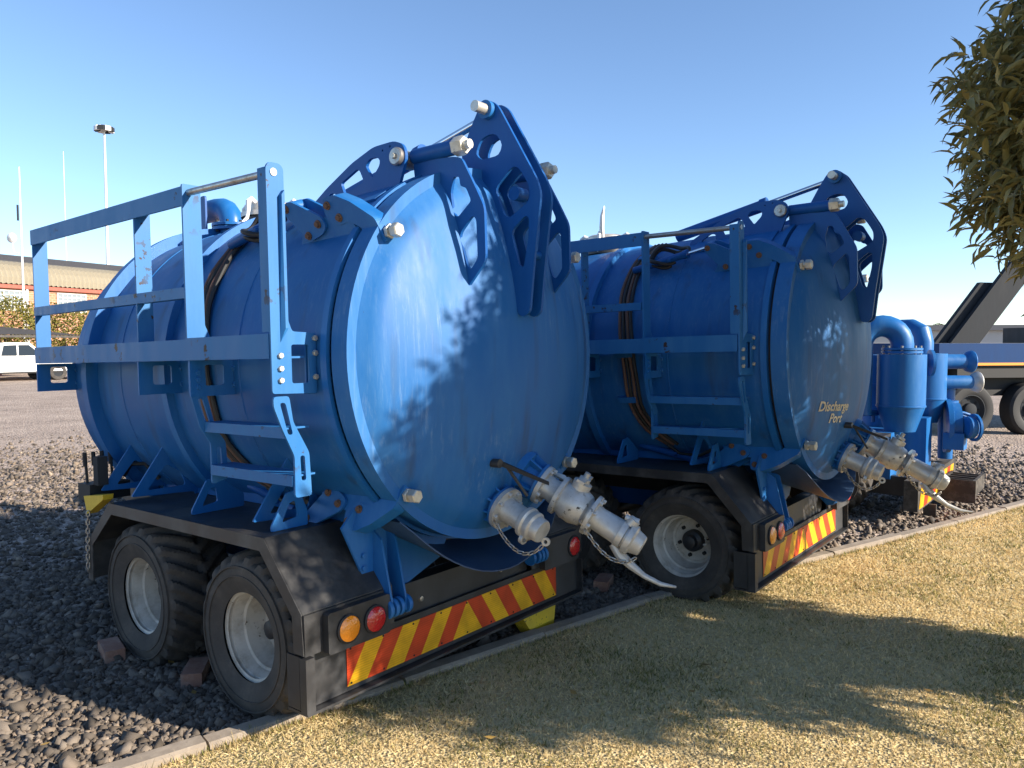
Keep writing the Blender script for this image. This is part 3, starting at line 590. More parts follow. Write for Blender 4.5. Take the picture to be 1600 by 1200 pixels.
    for sx in (0, 1):
        fx = (lambda x_: x_) if not sx else (lambda x_: 2 * XC - x_)
        m = MB(); a, b = sorted((fx(.46), fx(.56))); m.box(a, b, -.02, 2.5, .732, .84); P(m, 'sub_frame', 'blue_paint')
        m = MB(); m.plate([[(fx(x_), z_) for x_, z_ in [(.28, .74), (.36, .82), (.62, .78), (1.0, .60), (.92, .47), (.67, .385), (.60, .36), (.44, .40)]]], XZ(.045), .014); rs = P(m, 'rear_saddle', 'blue_paint')
        for x_ in (.470, .560):
            m = MB(); m.plate([[(.045, .70), (-.01, .66), (-.075, .37), (-.075, .31), (-.03, .285), (.045, .36)]], YZ(fx(x_) - .006), .012); P(m, 'hinge_web', 'blue_paint', rs)
        for x_ in (.455, .490, .525, .575):
            m = MB(); m.lathe([(0, 0), (.042, 0), (.046, .006), (.046, .016), (.042, .022), (0, .022)], (fx(x_) - .011, -.055, .335), (1, 0, 0), 22); P(m, 'pivot_disc', 'blue_paint', rs)
        for z_ in (.47, .53, .59):
            m = MB(); m.hexnut((fx(.40), .045, z_), (0, -1, 0), .014, .014); P(m, 'saddle_bolt', 'blue_paint', rs)
        m = MB(); a, b = sorted((fx(.60), fx(.70))); m.box(a, b, .05, 2.75, .46, .64); P(m, 'chassis_beam', 'black_paint')
    m = MB(); m.box(.70, 2 * XC - .70, 2.3, 2.4, .47, .63); m.box(.70, 2 * XC - .70, .16, .26, .47, .63); P(m, 'cross_member', 'black_paint')
    for y_ in (.50, 1.55):
        m = MB(); m.tube([(.25, y_, .195), (2 * XC - .25, y_, .195)], .055, 14); P(m, 'axle', 'black_paint')
    m = MB(); m.hull([(.70, 2.75, .42), (1.45, 2.75, .42), (1.45, 2.75, .58), (.70, 2.75, .58)], [(1.0, 3.9, .42), (1.15, 3.9, .42), (1.15, 3.9, .54), (1.0, 3.9, .54)]); P(m, 'draw_bar', 'black_paint')
    m = MB(); m.box(.62, 1.53, .45, 2.3, .33, .455); P(m, 'suspension_tray', 'blue_arm')
    # drip tray below the door
    m = MB(); V_ = []; NT = 22
    for s_ in (0, 1):
        for j in range(2):
            for k in range(NT + 1):
                th = math.radians(229 + 82 * k / NT); e = math.sin(math.pi * k / NT)
                R_ = (.945 + .10 * e * (1 - j) + .02 * j) + .006 * s_; V_.append((XC + R_ * math.cos(th), -.16 - .15 * (1 - j) * e ** .6 + .24 * j, 1.50 + R_ * math.sin(th) - .02 * (1 - j)))
    n_ = NT + 1
    m.add(V_, [(k, k + 1, n_ + k + 1, n_ + k) for k in range(NT)] + [(2 * n_ + k, 3 * n_ + k, 3 * n_ + k + 1, 2 * n_ + k + 1) for k in range(NT)] + [(k, 2 * n_ + k, 2 * n_ + k + 1, k + 1) for k in range(NT)], 0, True); P(m, 'drip_tray', 'tray_rubber')
    # ---- mudguards
    for sx in (0, 1):
        fx = (lambda x_: x_) if not sx else (lambda x_: 2 * XC - x_)
        line = [(2.06, .24), (2.05, .47), (1.76, .728), (.246, .728), (-.02, .43), (-.03, .25)]
        m = MB(); th = .012
        for (y0, z0), (y1, z1) in zip(line[:-1], line[1:]):
            nv = Vector((-(z1 - z0), y1 - y0)).normalized(); nv = nv if (nv.y < 0 or (abs(nv.y) < .3 and True)) else -nv
            m.hull([(fx(0), y0, z0), (fx(.52), y0, z0), (fx(.52), y0, z0 - th), (fx(0), y0, z0 - th)] if abs(z1 - z0) < abs(y1 - y0) * 3 else [(fx(0), y0, z0), (fx(.52), y0, z0), (fx(.52), y0 + th, z0), (fx(0), y0 + th, z0)],
                   [(fx(0), y1, z1), (fx(.52), y1, z1), (fx(.52), y1, z1 - th), (fx(0), y1, z1 - th)] if abs(z1 - z0) < abs(y1 - y0) * 3 else [(fx(0), y1, z1), (fx(.52), y1, z1), (fx(.52), y1 + th, z1), (fx(0), y1 + th, z1)])
        md = P(m, 'mudguard', 'fender_black')
        m = MB(); inner = [(2.0, .24), (1.995, .45), (1.735, .665), (.275, .665), (.045, .41), (.04, .25)]
        lip = [(a, b - .0) for a, b in line] + inner[::-1]
        m.plate([lip], YZ(fx(0) - (.006 if not sx else -.002)), .008); P(m, 'mudguard_lip', 'fender_black', md)
        # lamp housing
        m = MB(); a, b = sorted((fx(.0), fx(.455))); m.box(a, b, -.034, -.004, .245, .425); lh = P(m, 'lamp_housing', 'black_paint', md)
        a, b = sorted((fx(.095), fx(.455))); m = MB(); m.plate([rect(a, b, .232, .415, .015)], XZ(-.075), .04); P(m, 'lamp_box', 'black_paint', md)
        for x_, c in (((.205, 'amber'), (.36, 'red')) if not sx else ((.15, 'red'),)):
            m = MB(); m.lathe([(.066, .0), (.066, .008), (.058, .012), (.058, .004)], (fx(x_), -.075, .322), (0, -1, 0), 28); rim_ = P(m, 'lamp_surround', 'dark_rubber', md)
            m = MB(); m.lathe([(.058, .0), (.057, .012), (.045, .020), (.02, .023), (0, .024)], (fx(x_), -.075, .322), (0, -1, 0), 28); P(m, c + '_lamp', c + '_lens', md)
    # ---- bumper with its hazard board
    W2 = 2.15
    m = MB(); m.box(0, W2, 0, .010, -.0, .236); m.box(0, W2, -.042, .10, -.016, -.004); m.box(0, .010, .012, .10, 0, .236); m.box(W2 - .010, W2, -.04, .10, 0, .20); bu = P(m, 'bumper', 'black_paint')
    m = MB(); m.box(-.006, .040, -.045, -.002, -.004, .236); P(m, 'bumper_end', 'black_paint', bu)
    m = MB(); m.box(.50, W2 - .5, .03, .13, .20, .392); P(m, 'bumper_beam', 'black_paint', bu)
    for x_ in (.76, 1.40):
        m = MB(); m.lathe([(0, 0), (.016, 0), (.013, .008), (0, .010)], (x_, .03, .292), (0, -1, 0), 12); P(m, 'bumper_rivet', 'steel', bu)
    m = MB(); xa, xb, za, zb = .247, 1.903, .022, .206; w_ = (xb - xa) / 14; yb = -.004
    Q = lambda pts, mi: m.add([(p, yb, z) for p, z in pts], [tuple(range(len(pts)))], mi)
    for sgn in (0, 1):
        fx = (lambda x_: x_) if not sgn else (lambda x_: xa + xb - x_)
        Q([(fx(xa), za), (fx(xa + w_), zb), (fx(xa), zb)], 1)
        for k in range(6): Q([(fx(xa + k * w_), za), (fx(xa + (k + 1) * w_), za), (fx(xa + (k + 2) * w_), zb), (fx(xa + (k + 1) * w_), zb)], k % 2)
    Q([(xa + 6 * w_, za), (xb - 6 * w_, za), (xa + 7 * w_, zb)], 0); P(m, 'hazard_board', ['tape_yellow', 'tape_red'], bu)
    for k in range(9):
        for z_ in (.034, .194):
            m = MB(); x_ = .27 + k * .2; m.lathe([(0, 0), (.006, 0), (.004, .003), (0, .003)], (x_ , yb - .001, z_), (0, -1, 0), 6); P(m, 'board_rivet', 'dark_rubber', bu)
    # ---- wheels
    for i, y_ in enumerate((.50, 1.55)):
        make_wheel(T, (.235, y_, .200 + .012 * i), False, 2.9 + .6 * i); make_wheel(T, (2 * XC - .235, y_, .200 + .012 * i), True, 1.0 + i)
    # ---- outlets at the foot of the door
    def outlet(o, dr, L1, cap_lever, long_):
        o = Vector(o); dr = Vector(dr).normalized()
        m = MB(); m.lathe([(.125, -.08), (.125, .0), (.085, .005), (.078, .075), (.11, .078), (.11, .092), (0, .092)], o, dr, 32); nk = P(m, 'outlet_neck', 'blue_paint', door)
        a = dr.orthogonal().normalized(); b = dr.cross(a)
        for k in range(10):
            t = k * math.pi / 5; e = a * math.cos(t) + b * math.sin(t); f_ = dr.cross(e) * .005
            m = MB(); p0 = o + e * .075; m.hull([p0 + f_, p0 - f_, p0 - f_ + e * .05, p0 + f_ + e * .05], [p0 + f_ + dr * .076, p0 - f_ + dr * .076, p0 - f_ + e * .03 + dr * .076, p0 + f_ + e * .03 + dr * .076]); P(m, 'neck_rib', 'blue_paint', door)
        s0 = .093; m = MB()
        if not long_:
            prof = [(0, s0), (.112, s0), (.112, s0 + .022), (.068, s0 + .024), (.062, s0 + .05), (.060, s0 + .13), (.066, s0 + .14), (.078, s0 + .145), (.080, s0 + .165), (.070, s0 + .175), (.074, s0 + .185), (.074, s0 + .205), (.062, s0 + .215), (.060, s0 + .25), (.056, s0 + .258), (0, s0 + .26)]
        else:
            prof = [(0, s0), (.105, s0), (.105, s0 + .022), (.066, s0 + .024), (.060, s0 + .06), (.068, s0 + .10), (.105, s0 + .105), (.105, s0 + .125), (.085, s0 + .13), (.098, s0 + .17), (.100, s0 + .22), (.085, s0 + .27), (.068, s0 + .285), (.066, s0 + .295), (.108, s0 + .298), (.108, s0 + .318), (.068, s0 + .322), (.062, s0 + .34), (.066, s0 + .46), (.072, s0 + .47), (.072, s0 + .50), (.060, s0 + .505), (.060, s0 + .512), (.078, s0 + .515), (.078, s0 + .545), (.064, s0 + .555), (.052, s0 + .60), (.045, s0 + .605), (0, s0 + .606)]
        m.lathe(prof, o, dr, 36); pp = P(m, 'discharge_pipe', 'silver_paint', sharp=30)
        for fl in ([s0] if not long_ else [s0, s0 + .298]):
            for k in range(8):
                t = k * math.pi / 4 + .2; e = a * math.cos(t) + b * math.sin(t); m = MB(); m.hexnut(o + e * .092 + dr * (fl + .02), dr, .012, .018); P(m, 'flange_bolt', 'silver_paint', pp)
        return o, dr, s0, pp
    o1, d1, s1, p1 = outlet((1.019, -.235, .79), (0, -.93, -.37), 0, False, False)
    o2, d2, s2, p2 = outlet((1.205, -.325, .90), (.265, -.80, -.475), 0, True, True)
    # chains, cap ears, levers
    tip1 = o1 + d1 * (s1 + .255); side = Vector((-.7, 0, -.5)).normalized()
    fl1 = o1 + d1 * (s1 + .015) + Vector((-.085, 0, -.06)); c1p = tip1 + Vector((.03, -.0, -.055))
    m = MB(); m.lathe([(.010, -.006), (.022, -.006), (.022, .006), (.010, .006), (.010, -.006)], c1p, Vector((1, .3, 0)), 14); P(m, 'cap_eye', 'silver_paint', p1); m = MB(); m.lathe([(.03, -.01), (.03, .01), (.018, .01), (.018, -.01), (.03, -.01)], o1 + d1 * (s1 + .155) + Vector((-.03, 0, -.075)), d1, 14); P(m, 'cap_ear', 'silver_paint', p1)
    chain(p1, catenary(fl1, c1p, .10))
    e2 = o2 + d2 * (s2 + .59); f2 = o2 + d2 * (s2 + .31) + Vector((-.10, 0, -.02))
    chain(p2, catenary(f2, e2 + Vector((0, 0, -.05)), .10))
    dn = Vector((0, 0, -1)) - d2 * Vector((0, 0, -1)).dot(d2); dn.normalize(); upv = -dn; lat = d2.cross(upv)
    m = MB(); b0 = o2 + d2 * (s2 + .53); 
    m.tube([b0 + dn * .07 - d2 * .06, b0 + dn * .10, b0 + dn * .115 + d2 * .07, b0 + dn * .125 + d2 * .15, b0 + dn * .115 + d2 * .24, b0 + dn * .085 + d2 * .31], [.022, .028, .022, .014, .012, .006], 10)
    P(m, 'coupling_lever', 'silver_paint', p2)
    m = MB(); b1 = o2 + d2 * (s2 + .50); m.tube([b1 + upv * .065, b1 + upv * .10 + d2 * .01], .03, 12); m.tube([b1 + upv * .085 - d2 * .04, b1 + upv * .10 + d2 * .03], .016, 8); P(m, 'coupling_ear', 'silver_paint', p2)
    bv = o2 + d2 * (s2 + .19)                             # valve spindle, yoke and lever across the body
    m = MB(); m.lathe([(.05, .08), (.05, .125), (.03, .13), (.03, .15), (.015, .152), (.015, .18), (0, .18)], bv, upv, 20)
    m.hull([bv + upv * .135 + lat * .09 + d2 * .02, bv + upv * .135 + lat * .09 - d2 * .02, bv + upv * .15 + lat * .09 - d2 * .02, bv + upv * .15 + lat * .09 + d2 * .02], [bv + upv * .135 - lat * .09 + d2 * .02, bv + upv * .135 - lat * .09 - d2 * .02, bv + upv * .15 - lat * .09 - d2 * .02, bv + upv * .15 - lat * .09 + d2 * .02]); P(m, 'valve_yoke', 'silver_paint', p2)
    m = MB(); q = bv - lat * .10 - d2 * .06
    m.tube([q - d2 * .13 + upv * .05, q - d2 * .06 + upv * .06, q + upv * .04, q + d2 * .07 + upv * .0, q + d2 * .13 - upv * .05, q + d2 * .17 - upv * .09], [.010, .018, .020, .012, .010, .007], 8); P(m, 'cap_lever', 'silver_paint', p2)
    m = MB(); a_, b_ = Vector((.905, -.37, 1.005)), Vector((1.025, -.60, .90)); m.hull([a_ + Vector((0, 0, .012)), a_ + Vector((.022, .01, .012)), a_ + Vector((.022, .01, -.012)), a_ + Vector((0, 0, -.012))], [b_ + Vector((0, 0, .008)), b_ + Vector((.016, .01, .008)), b_ + Vector((.016, .01, -.008)), b_ + Vector((0, 0, -.008))]); P(m, 'valve_handle', 'dark_rubber')
    m = MB(); m.tube([(.94, -.40, .99), (1.02, -.47, .83)], .008, 8); m.tube([(.90, -.34, 1.0), (.90, -.40, 1.0)], .022, 12); P(m, 'handle_stem', 'black_paint')
    # ---- hydraulic hoses round the shell
    for k in range(4):
        pts = []; y0 = .915 + .031 * k
        for i in range(26):
            th = math.radians(112 + (222 - 112) * i / 25); yy = y0 + .05 * math.sin(i * .25) - (.25 * max(0, (i - 19) / 6) ** 2); pts.append(shell_pt(th, yy, RS + .016 + .004 * math.sin(i * 1.3 + k)))
        m = MB(); m.tube(pts, .0125, 8); P(m, 'hydraulic_hose', 'hose_brown' if k % 2 else 'hose_black')
    for th in (127, 178, 198):
        m = MB(); V_ = []; t0, t1 = math.radians(th - 1.3), math.radians(th + 1.3)
        m.add([shell_pt(t, y_, r_) for t in (t0, t1) for y_ in (.89, 1.035) for r_ in (RS + .0, RS + .034)], [(0, 1, 3, 2), (4, 6, 7, 5), (0, 4, 5, 1), (2, 3, 7, 6), (0, 2, 6, 4), (1, 5, 7, 3)]); P(m, 'hose_clamp', 'blue_paint')
    for k in range(2):
        pts = []
        for i in range(30):
            t = i / 29; a = math.radians(-40 + 330 * t); th = math.radians(132 + 6 * math.cos(a)); yy = .78 + (.12 + .02 * k) * math.sin(a) - .30 * max(0, t - .8) - .03 * k
            pts.append(shell_pt(th, yy, RS + .05 + .03 * k + .02 * math.sin(3 * a)))
        m = MB(); m.tube(pts, .014, 8); P(m, 'hose_loop', 'hose_black')
    m = MB(); m.tube([shell_pt(math.radians(222), .75, RS + .02), shell_pt(math.radians(226), .66, RS + .05), shell_pt(math.radians(226), .50, RS + .06), shell_pt(math.radians(223), .40, RS + .05), shell_pt(math.radians(221), .33, RS + .10)], .012, 8); P(m, 'clamp_hose', 'hose_black')
    # ---- front-left: control levers, yellow tow bracket, safety chain
    m = MB(); m.box(.02, .26, 2.06, 2.22, .70, .80); cb = P(m, 'control_valve', 'dark_rubber')
    for k in range(4):
        m = MB(); m.tube([(.05 + .05 * k, 2.16, .80), (.05 + .05 * k, 2.18, .965)], .008, 6); m.tube([(.05 + .05 * k, 2.18, .90), (.05 + .05 * k, 2.185, .985)], .013, 8); P(m, 'control_lever', 'dark_rubber', cb)
    m = MB(); m.box(.04, .10, 1.99, 2.05, .80, .97); P(m, 'lever_plate', 'grey_steel', cb)
    m = MB(); m.tube([(.26, 2.14, .82), (.30, 2.08, .93), (.34, 2.0, .95), (.38, 1.95, .85)], .014, 8); m.tube([(.22, 2.14, .82), (.25, 2.06, .90), (.32, 1.98, .90), (.38, 1.93, .80)], .014, 8); P(m, 'control_hose', 'hose_black', cb)
    m = MB(); m.hull([(.0, 2.10, .735), (.0, 1.84, .765), (.0, 1.85, .735), (.0, 2.06, .63)], [(.06, 2.10, .735), (.06, 1.84, .765), (.06, 1.85, .735), (.06, 2.06, .63)]); P(m, 'tow_bracket', 'yellow_paint')
    chain(T, [(-.012, 2.02, .64), (-.015, 2.035, .45), (-.015, 2.04, .27)], 'safety_chain')
    # yellow prop under the bumper
    m = MB(); m.plate([[(1.58, -.03), (1.93, -.03), (1.90, -.19), (1.70, -.19)]], XZ(.02), .10); P(m, 'prop_stand', 'yellow_paint')
    return T

GROUP = 'blue vacuum tanker trailers parked side by side'
T1 = build_tanker()
T1.location = (1.995, 2.7505, .2); T1.rotation_euler = (-math.radians(1.47), 0, 0)
tag(T1, 'nearest blue vacuum tanker trailer, sunlit left rail, two wheels showing', 'tanker trailer', GROUP)
T2 = copy_tree(T1); T2.location = (4.78, 1.855, .212); T2.rotation_euler = (-math.radians(1.47), 0, math.radians(.3))
tag(T2, 'blue tanker trailer in tree shade with Discharge Port lettering on its door', 'tanker trailer', GROUP)
for c in list(T2.children):
    if c.name.startswith('prop_stand') or c.name.startswith('vacuum_elbow'):
        for k in list(c.children): bpy.data.objects.remove(k)
        bpy.data.objects.remove(c)
h2 = [c for c in T2.children if c.name.startswith('hatch_neck')][0]
m = MB(); m.tube([(.90, 1.60, 2.44), (.885, 1.60, 2.60), (.88, 1.59, 2.70), (.895, 1.58, 2.78)], [.018, .022, .018, .006], 8); hh = m.obj('hatch_handle', 'silver_paint', h2); hh['label'] = 'upright silver hatch handle'
door2 = [c for c in T2.children if c.name.startswith('rear_door')][0]
# lettering that follows the dome of the second trailer
for txt, cx, cz, h in (('Discharge', .66, 1.118, .066), ('Port', .70, 1.035, .064)):
    fc = bpy.data.curves.new('txt', 'FONT'); fc.body = txt; fc.size = h * 1.38; fc.align_x = 'CENTER'; fc.resolution_u = 3; fc.offset = .0022
    fo = bpy.data.objects.new('txt', fc); COL.objects.link(fo); dg = bpy.context.evaluated_depsgraph_get()
    tm = bpy.data.meshes.new_from_object(fo.evaluated_get(dg)); bpy.data.objects.remove(fo)
    vs = []
    for v in tm.vertices:
        x_, z_ = cx + v.co.x * 1.10 + v.co.y * .15, cz + v.co.y - v.co.x * .05
        vs.append((x_, dome_y(math.hypot(x_ - XC, z_ - 1.532)) - .0035, z_))
    m = MB(); m.add(vs, [tuple(p.vertices) for p in tm.polygons]); lo = m.obj('lettering', 'letter_cream', door2); lo['label'] = 'faded cream lettering reading ' + txt
# loose rusty chain thrown over the second trailer's mudguard
pile = empty('rusty_chain', (5.06, 1.98, .66)); tag(pile, 'heap of thin rusty chain hanging over the shaded rear mudguard', 'chain')
random.seed(3)
for k in range(6):
    m = MB(); x_ = .04 * k - .06; pts = [(x_ + random.uniform(-.03, .03), .10 - .035 * i + random.uniform(-.012, .012), .16 - .055 * i + random.uniform(-.012, .012)) for i in range(4 + k % 3)]
    m.tube([Vector(p) + Vector((0, 0, .03)) for p in pts], .008, 5); m.obj('chain_strand', 'rusty_bolt', pile)

# ------------------------------------------------------------------ bricks that chock the wheels
def brick(c, yaw, label, tilt=0):
    m = MB(); L_, W_, H_ = .11, .052, .036
    A = [(-L_, -W_, -H_), (-L_, W_, -H_), (-L_, W_, H_), (-L_, -W_, H_)]; m.hull(A, [(L_, b, c_) for a, b, c_ in A])
    for x_ in (-.045, .045): m.lathe([(.016, 0), (.016, .0005), (0, .0005)], (x_, 0, H_ + .0006), (0, 0, 1), 10)
    o = m.obj('brick', 'brick_clay'); o.location = c; o.rotation_euler = (0, tilt, yaw); mod = o.modifiers.new('b', 'BEVEL'); mod.width = .005; mod.segments = 2
    tag(o, label, 'brick', 'bricks chocking the trailer wheels')
def gp(u, v, z): p = on_ground(u, v, z); return (p.x, p.y, p.z)
brick(gp(174, 1016, .045), 1.32, 'pale orange brick in front of the forward tyre of the nearest trailer')
brick(gp(306, 1050, .045), .86, 'reddish brick wedged between the two near tyres')
brick(gp(943, 910, .05), .35, 'brick on gravel between the two tanker trailers')

# ------------------------------------------------------------------ the tree at the right
def leaf_shape():
    n = 4; v = []; wd = [.14, .95, .80, .0]
    for i in range(n):
        t = i / (n - 1); z = -.40 * t * t + .10 * t
        w_ = wd[i] * .145; v += [(-w_, t, z + w_ * .55), (0, t, z), (w_, t, z + w_ * .55)]
    f = []
    for i in range(n - 1):
        a = 3 * i; f += [(a, a + 1, a + 4, a + 3), (a + 1, a + 2, a + 5, a + 4)]
    return np.array(v, float), np.array(f)
LV, LF = leaf_shape()
def make_tree(name, c, trunk_base, rad, nleaf, label, single, seed, ll=.108):
    rg = np.random.default_rng(seed); rn = random.Random(seed)
    root = empty(name, trunk_base); tag(root, label, 'tree')
    tb = Vector(trunk_base); C_ = Vector(c); m = MB()
    fork = Vector((tb.x, tb.y, C_.z - rad[2] * .62)); m.tube([(0, 0, -.05), (.02, .01, .5), (fork - tb) * .8, fork - tb], [.10, .085, .075, .07], 10)
    tw = []
    for k in range(46):
        th = rn.uniform(0, 6.28); ph = math.acos(rn.uniform(-.75, 1)); q = rn.uniform(.7, .95)
        e = Vector((rad[0] * math.sin(ph) * math.cos(th), rad[1] * math.sin(ph) * math.sin(th), rad[2] * math.cos(ph))) * q + C_ - tb
        f_ = fork - tb; mid = f_.lerp(e, .5) + Vector((rn.uniform(-.15, .15), rn.uniform(-.15, .15), .15)); m.tube([f_, f_.lerp(mid, .5), mid, e], [.04, .028, .018, .005], 6, caps=False)
    m.obj('trunk', 'rusty_bolt' if False else 'bark', root)
    # leaves on short twigs, gathered in clumps with gaps between
    ncl = nleaf // 15; u = rg.normal(size=(ncl, 3)); u /= np.linalg.norm(u, axis=1)[:, None]
    vw = u @ np.array([-.75, .62, .1]); kp = rg.random(ncl) < np.where(vw > -.15, 1, .5); u = u[kp]; ncl = len(u); rr = rg.uniform(.42, 1.0, ncl) ** .5
    lump = np.array([1 + .16 * noise.noise((a * 1.7 + seed, b * 1.7, c_ * 1.7)) + .10 * noise.noise((a * 4.1, b * 4.1 + seed, c_ * 4.1)) for a, b, c_ in u])
    pc = u * np.array(rad) * (rr * lump)[:, None]
    low = np.clip(-pc[:, 2] / rad[2], 0, 1); pc[:, :2] *= (1 - .10 * low ** 1.5)[:, None]; pc[:, :2] += low[:, None] * np.array([.13, -.42])
    hole = np.array([noise.noise((p[0] * 1.15 + seed, p[1] * 1.15, p[2] * 1.15)) for p in pc]); fv = u @ np.array([-.75, .62, .1]); ok = hole > np.where(pc[:, 2] > -.05, -.75, np.where(fv > .45, -.3, .06))
    u, pc, ncl = u[ok], pc[ok], int(ok.sum())
    dirs = u + rg.normal(size=(ncl, 3)) * .45 + np.array([0, 0, .25]); dirs /= np.linalg.norm(dirs, axis=1)[:, None]
    k = 15; idx = np.repeat(np.arange(ncl), k); s = np.tile(np.linspace(0, 1, k), ncl)
    base = pc[idx] + dirs[idx] * (s * .30 - .12)[:, None] + rg.normal(size=(len(idx), 3)) * .012
    ang = np.tile(np.arange(k) * 2.4, ncl) + np.repeat(rg.uniform(0, 6.28, ncl), k)
    D = dirs[idx]; A = np.cross(D, np.array([.3, .2, 1.])); A /= np.linalg.norm(A, axis=1)[:, None]; B = np.cross(D, A)
    out = A * np.cos(ang)[:, None] + B * np.sin(ang)[:, None]
    ld = out * .9 + D * (.35 + .5 * s)[:, None] + np.array([0, 0, -.25]); ld /= np.linalg.norm(ld, axis=1)[:, None]
    zz = np.array([0, 0, 1.]) + rg.normal(size=(len(idx), 3)) * .35; xx = np.cross(ld, zz); xx /= np.linalg.norm(xx, axis=1)[:, None]; up_ = np.cross(xx, ld)
    Rm = np.stack([xx, ld, up_], -1); sc = rg.uniform(.72, 1.18, len(idx)) * ll
    n = len(idx); tone = rg.random(n)
    col = np.where((tone < .55)[:, None], [[.22, .19, .065]], np.where((tone < .85)[:, None], [[.30, .25, .085]], [[.42, .33, .12]])) * rg.uniform(.75, 1.2, n)[:, None]
    wp = base + np.array(C_)
    crown = MB(); 
    sel = np.array([], int)
    if single:
        uu, vv, zz_ = view_uvz(wp); vis = (uu > 1380) & (uu < 1600) & (vv > 0) & (vv < 620) & (zz_ > .5); sel = np.argsort(np.where(vis, zz_, 1e9))[:300]
    rest = np.setdiff1d(np.arange(n), sel)
    V = np.einsum('nij,kj->nki', Rm[rest], LV) * sc[rest][:, None, None] + (wp[rest] - np.array(tb))[:, None, :]
    F = LF[None] + (np.arange(len(rest)) * len(LV))[:, None, None]
    me = big_mesh('crown', V.reshape(-1, 3), F.reshape(-1, 4), 'leaf', np.repeat(col[rest], len(LV), 0), True)
    o = bpy.data.objects.new('crown', me); COL.objects.link(o); o.parent = root; tag(o, kind='stuff')
    if single:
        ms = [big_mesh('leaf', LV, LF, 'leaf', np.tile([cc], (len(LV), 1)), True) for cc in ((.22, .19, .065), (.30, .25, .085), (.42, .33, .12))]
        for i in sel:
            lo = bpy.data.objects.new('leaf', ms[0 if tone[i] < .55 else 1 if tone[i] < .85 else 2]); COL.objects.link(lo); lo.parent = o
            lo.matrix_basis = Matrix.Translation(Vector(wp[i]) - tb) @ Matrix(Rm[i].tolist()).to_4x4() @ Matrix.Scale(float(sc[i]), 4)
    print(name, n)
painted('bark', (.09, .07, .05), (.16, .13, .10), .9, chip_amt=.8, bump=.4)
make_tree('broadleaf_tree', (5.38, -1.04, 2.68), (5.45, -1.1, .03), (1.78, 1.78, 1.80), 150000, 'tree with curled olive leaves at the right edge of the lawn', True, 5)

# ------------------------------------------------------------------ pump unit trailer beyond the tankers
PT = empty('pump_trailer', (8.75, 1.75, 0)); tag(PT, 'blue pump trailer with upright separator cylinders and bent pipes beyond the tankers', 'trailer')
def W(u, v, dep): return at(u, v, dep) - Vector((8.75, 1.75, 0))
def PP(mb, name, mat, par=None, **k): return mb.obj(name, mat, par or PT, **k)
def sep(u, ztop, zcone, zbot, r, rb, dep, name):
    c = W(u, 600, dep); m = MB(); m.lathe([(0, ztop), (r, ztop), (r, zcone + .01), (r + .006, zcone + .008), (r + .006, zcone - .008), (r - .002, zcone - .01), (rb, zbot), (0, zbot)], (c.x, c.y, 0), (0, 0, 1), 40); return c, PP(m, name, 'blue_paint', sharp=30)
D1 = 8.2
c1, s1o = sep(1408, 1.675, 1.13, .86, .237, .15, D1, 'separator_cylinder')
c2, s2o = sep(1448, 1.675, 1.17, .90, .20, .12, 8.75, 'separator_cylinder')
def bend(c, r, h0, dirv, R_, down, name):
    dirv = Vector(dirv).normalized(); pts = [Vector((c.x, c.y, h0 + .03)), Vector((c.x, c.y, h0 + .10))]
    for i in range(1, 13):
        t = math.pi * i / 12; pts.append(Vector((c.x, c.y, h0 + .10)) + dirv * R_ * (1 - math.cos(t)) + Vector((0, 0, R_ * math.sin(t))))
    pts.append(pts[-1] - Vector((0, 0, down))); m = MB(); m.tube(pts, r, 22); o = PP(m, name, 'blue_paint')
    for dz in (0, .032):
        m = MB(); m.lathe([(0, 0), (r + .085, 0), (r + .085, .024), (0, .024)], (c.x, c.y, h0 + dz + .012), (0, 0, 1), 28); PP(m, 'pipe_flange', 'blue_paint', o)
    for k in range(8):
        a = k * math.pi / 4 + .2; q = (c.x + (r + .06) * math.cos(a), c.y + (r + .06) * math.sin(a)); m = MB(); m.tube([(*q, h0 - .01), (*q, h0 + .09)], .012, 6); PP(m, 'flange_bolt', 'steel', o)
bend(c1, .115, 1.675, -rt + fh * .25, .20, .75, 'bent_pipe')
m = MB(); cc = W(1440, 600, 9.0); m.tube([(cc.x, cc.y, 1.5), (cc.x, cc.y, 1.80), (cc.x + .02, cc.y + .02, 1.90), (cc.x + .10, cc.y + .14, 1.96), (cc.x + .3, cc.y + .4, 1.96)], .115, 22); PP(m, 'bent_pipe', 'blue_paint')
cl = W(1371, 600, 8.75); m = MB(); m.lathe([(0, .62), (.16, .62), (.16, 1.30), (.19, 1.30), (.19, 1.34), (.16, 1.34), (.16, 1.66), (0, 1.66)], (cl.x, cl.y, 0), (0, 0, 1), 30); PP(m, 'pipe_column', 'blue_paint')
m = MB(); q0 = W(1360, 645, 8.4); m.tube([q0 - rt * .12, q0 + rt * .08], .035, 10); m.tube([q0 + rt * .08, q0 + rt * .13 + up * .0], .012, 8); m.tube([q0 + rt * .03, q0 + rt * .03 - up * .10], .018, 8); PP(m, 'drain_valve', 'blue_paint')
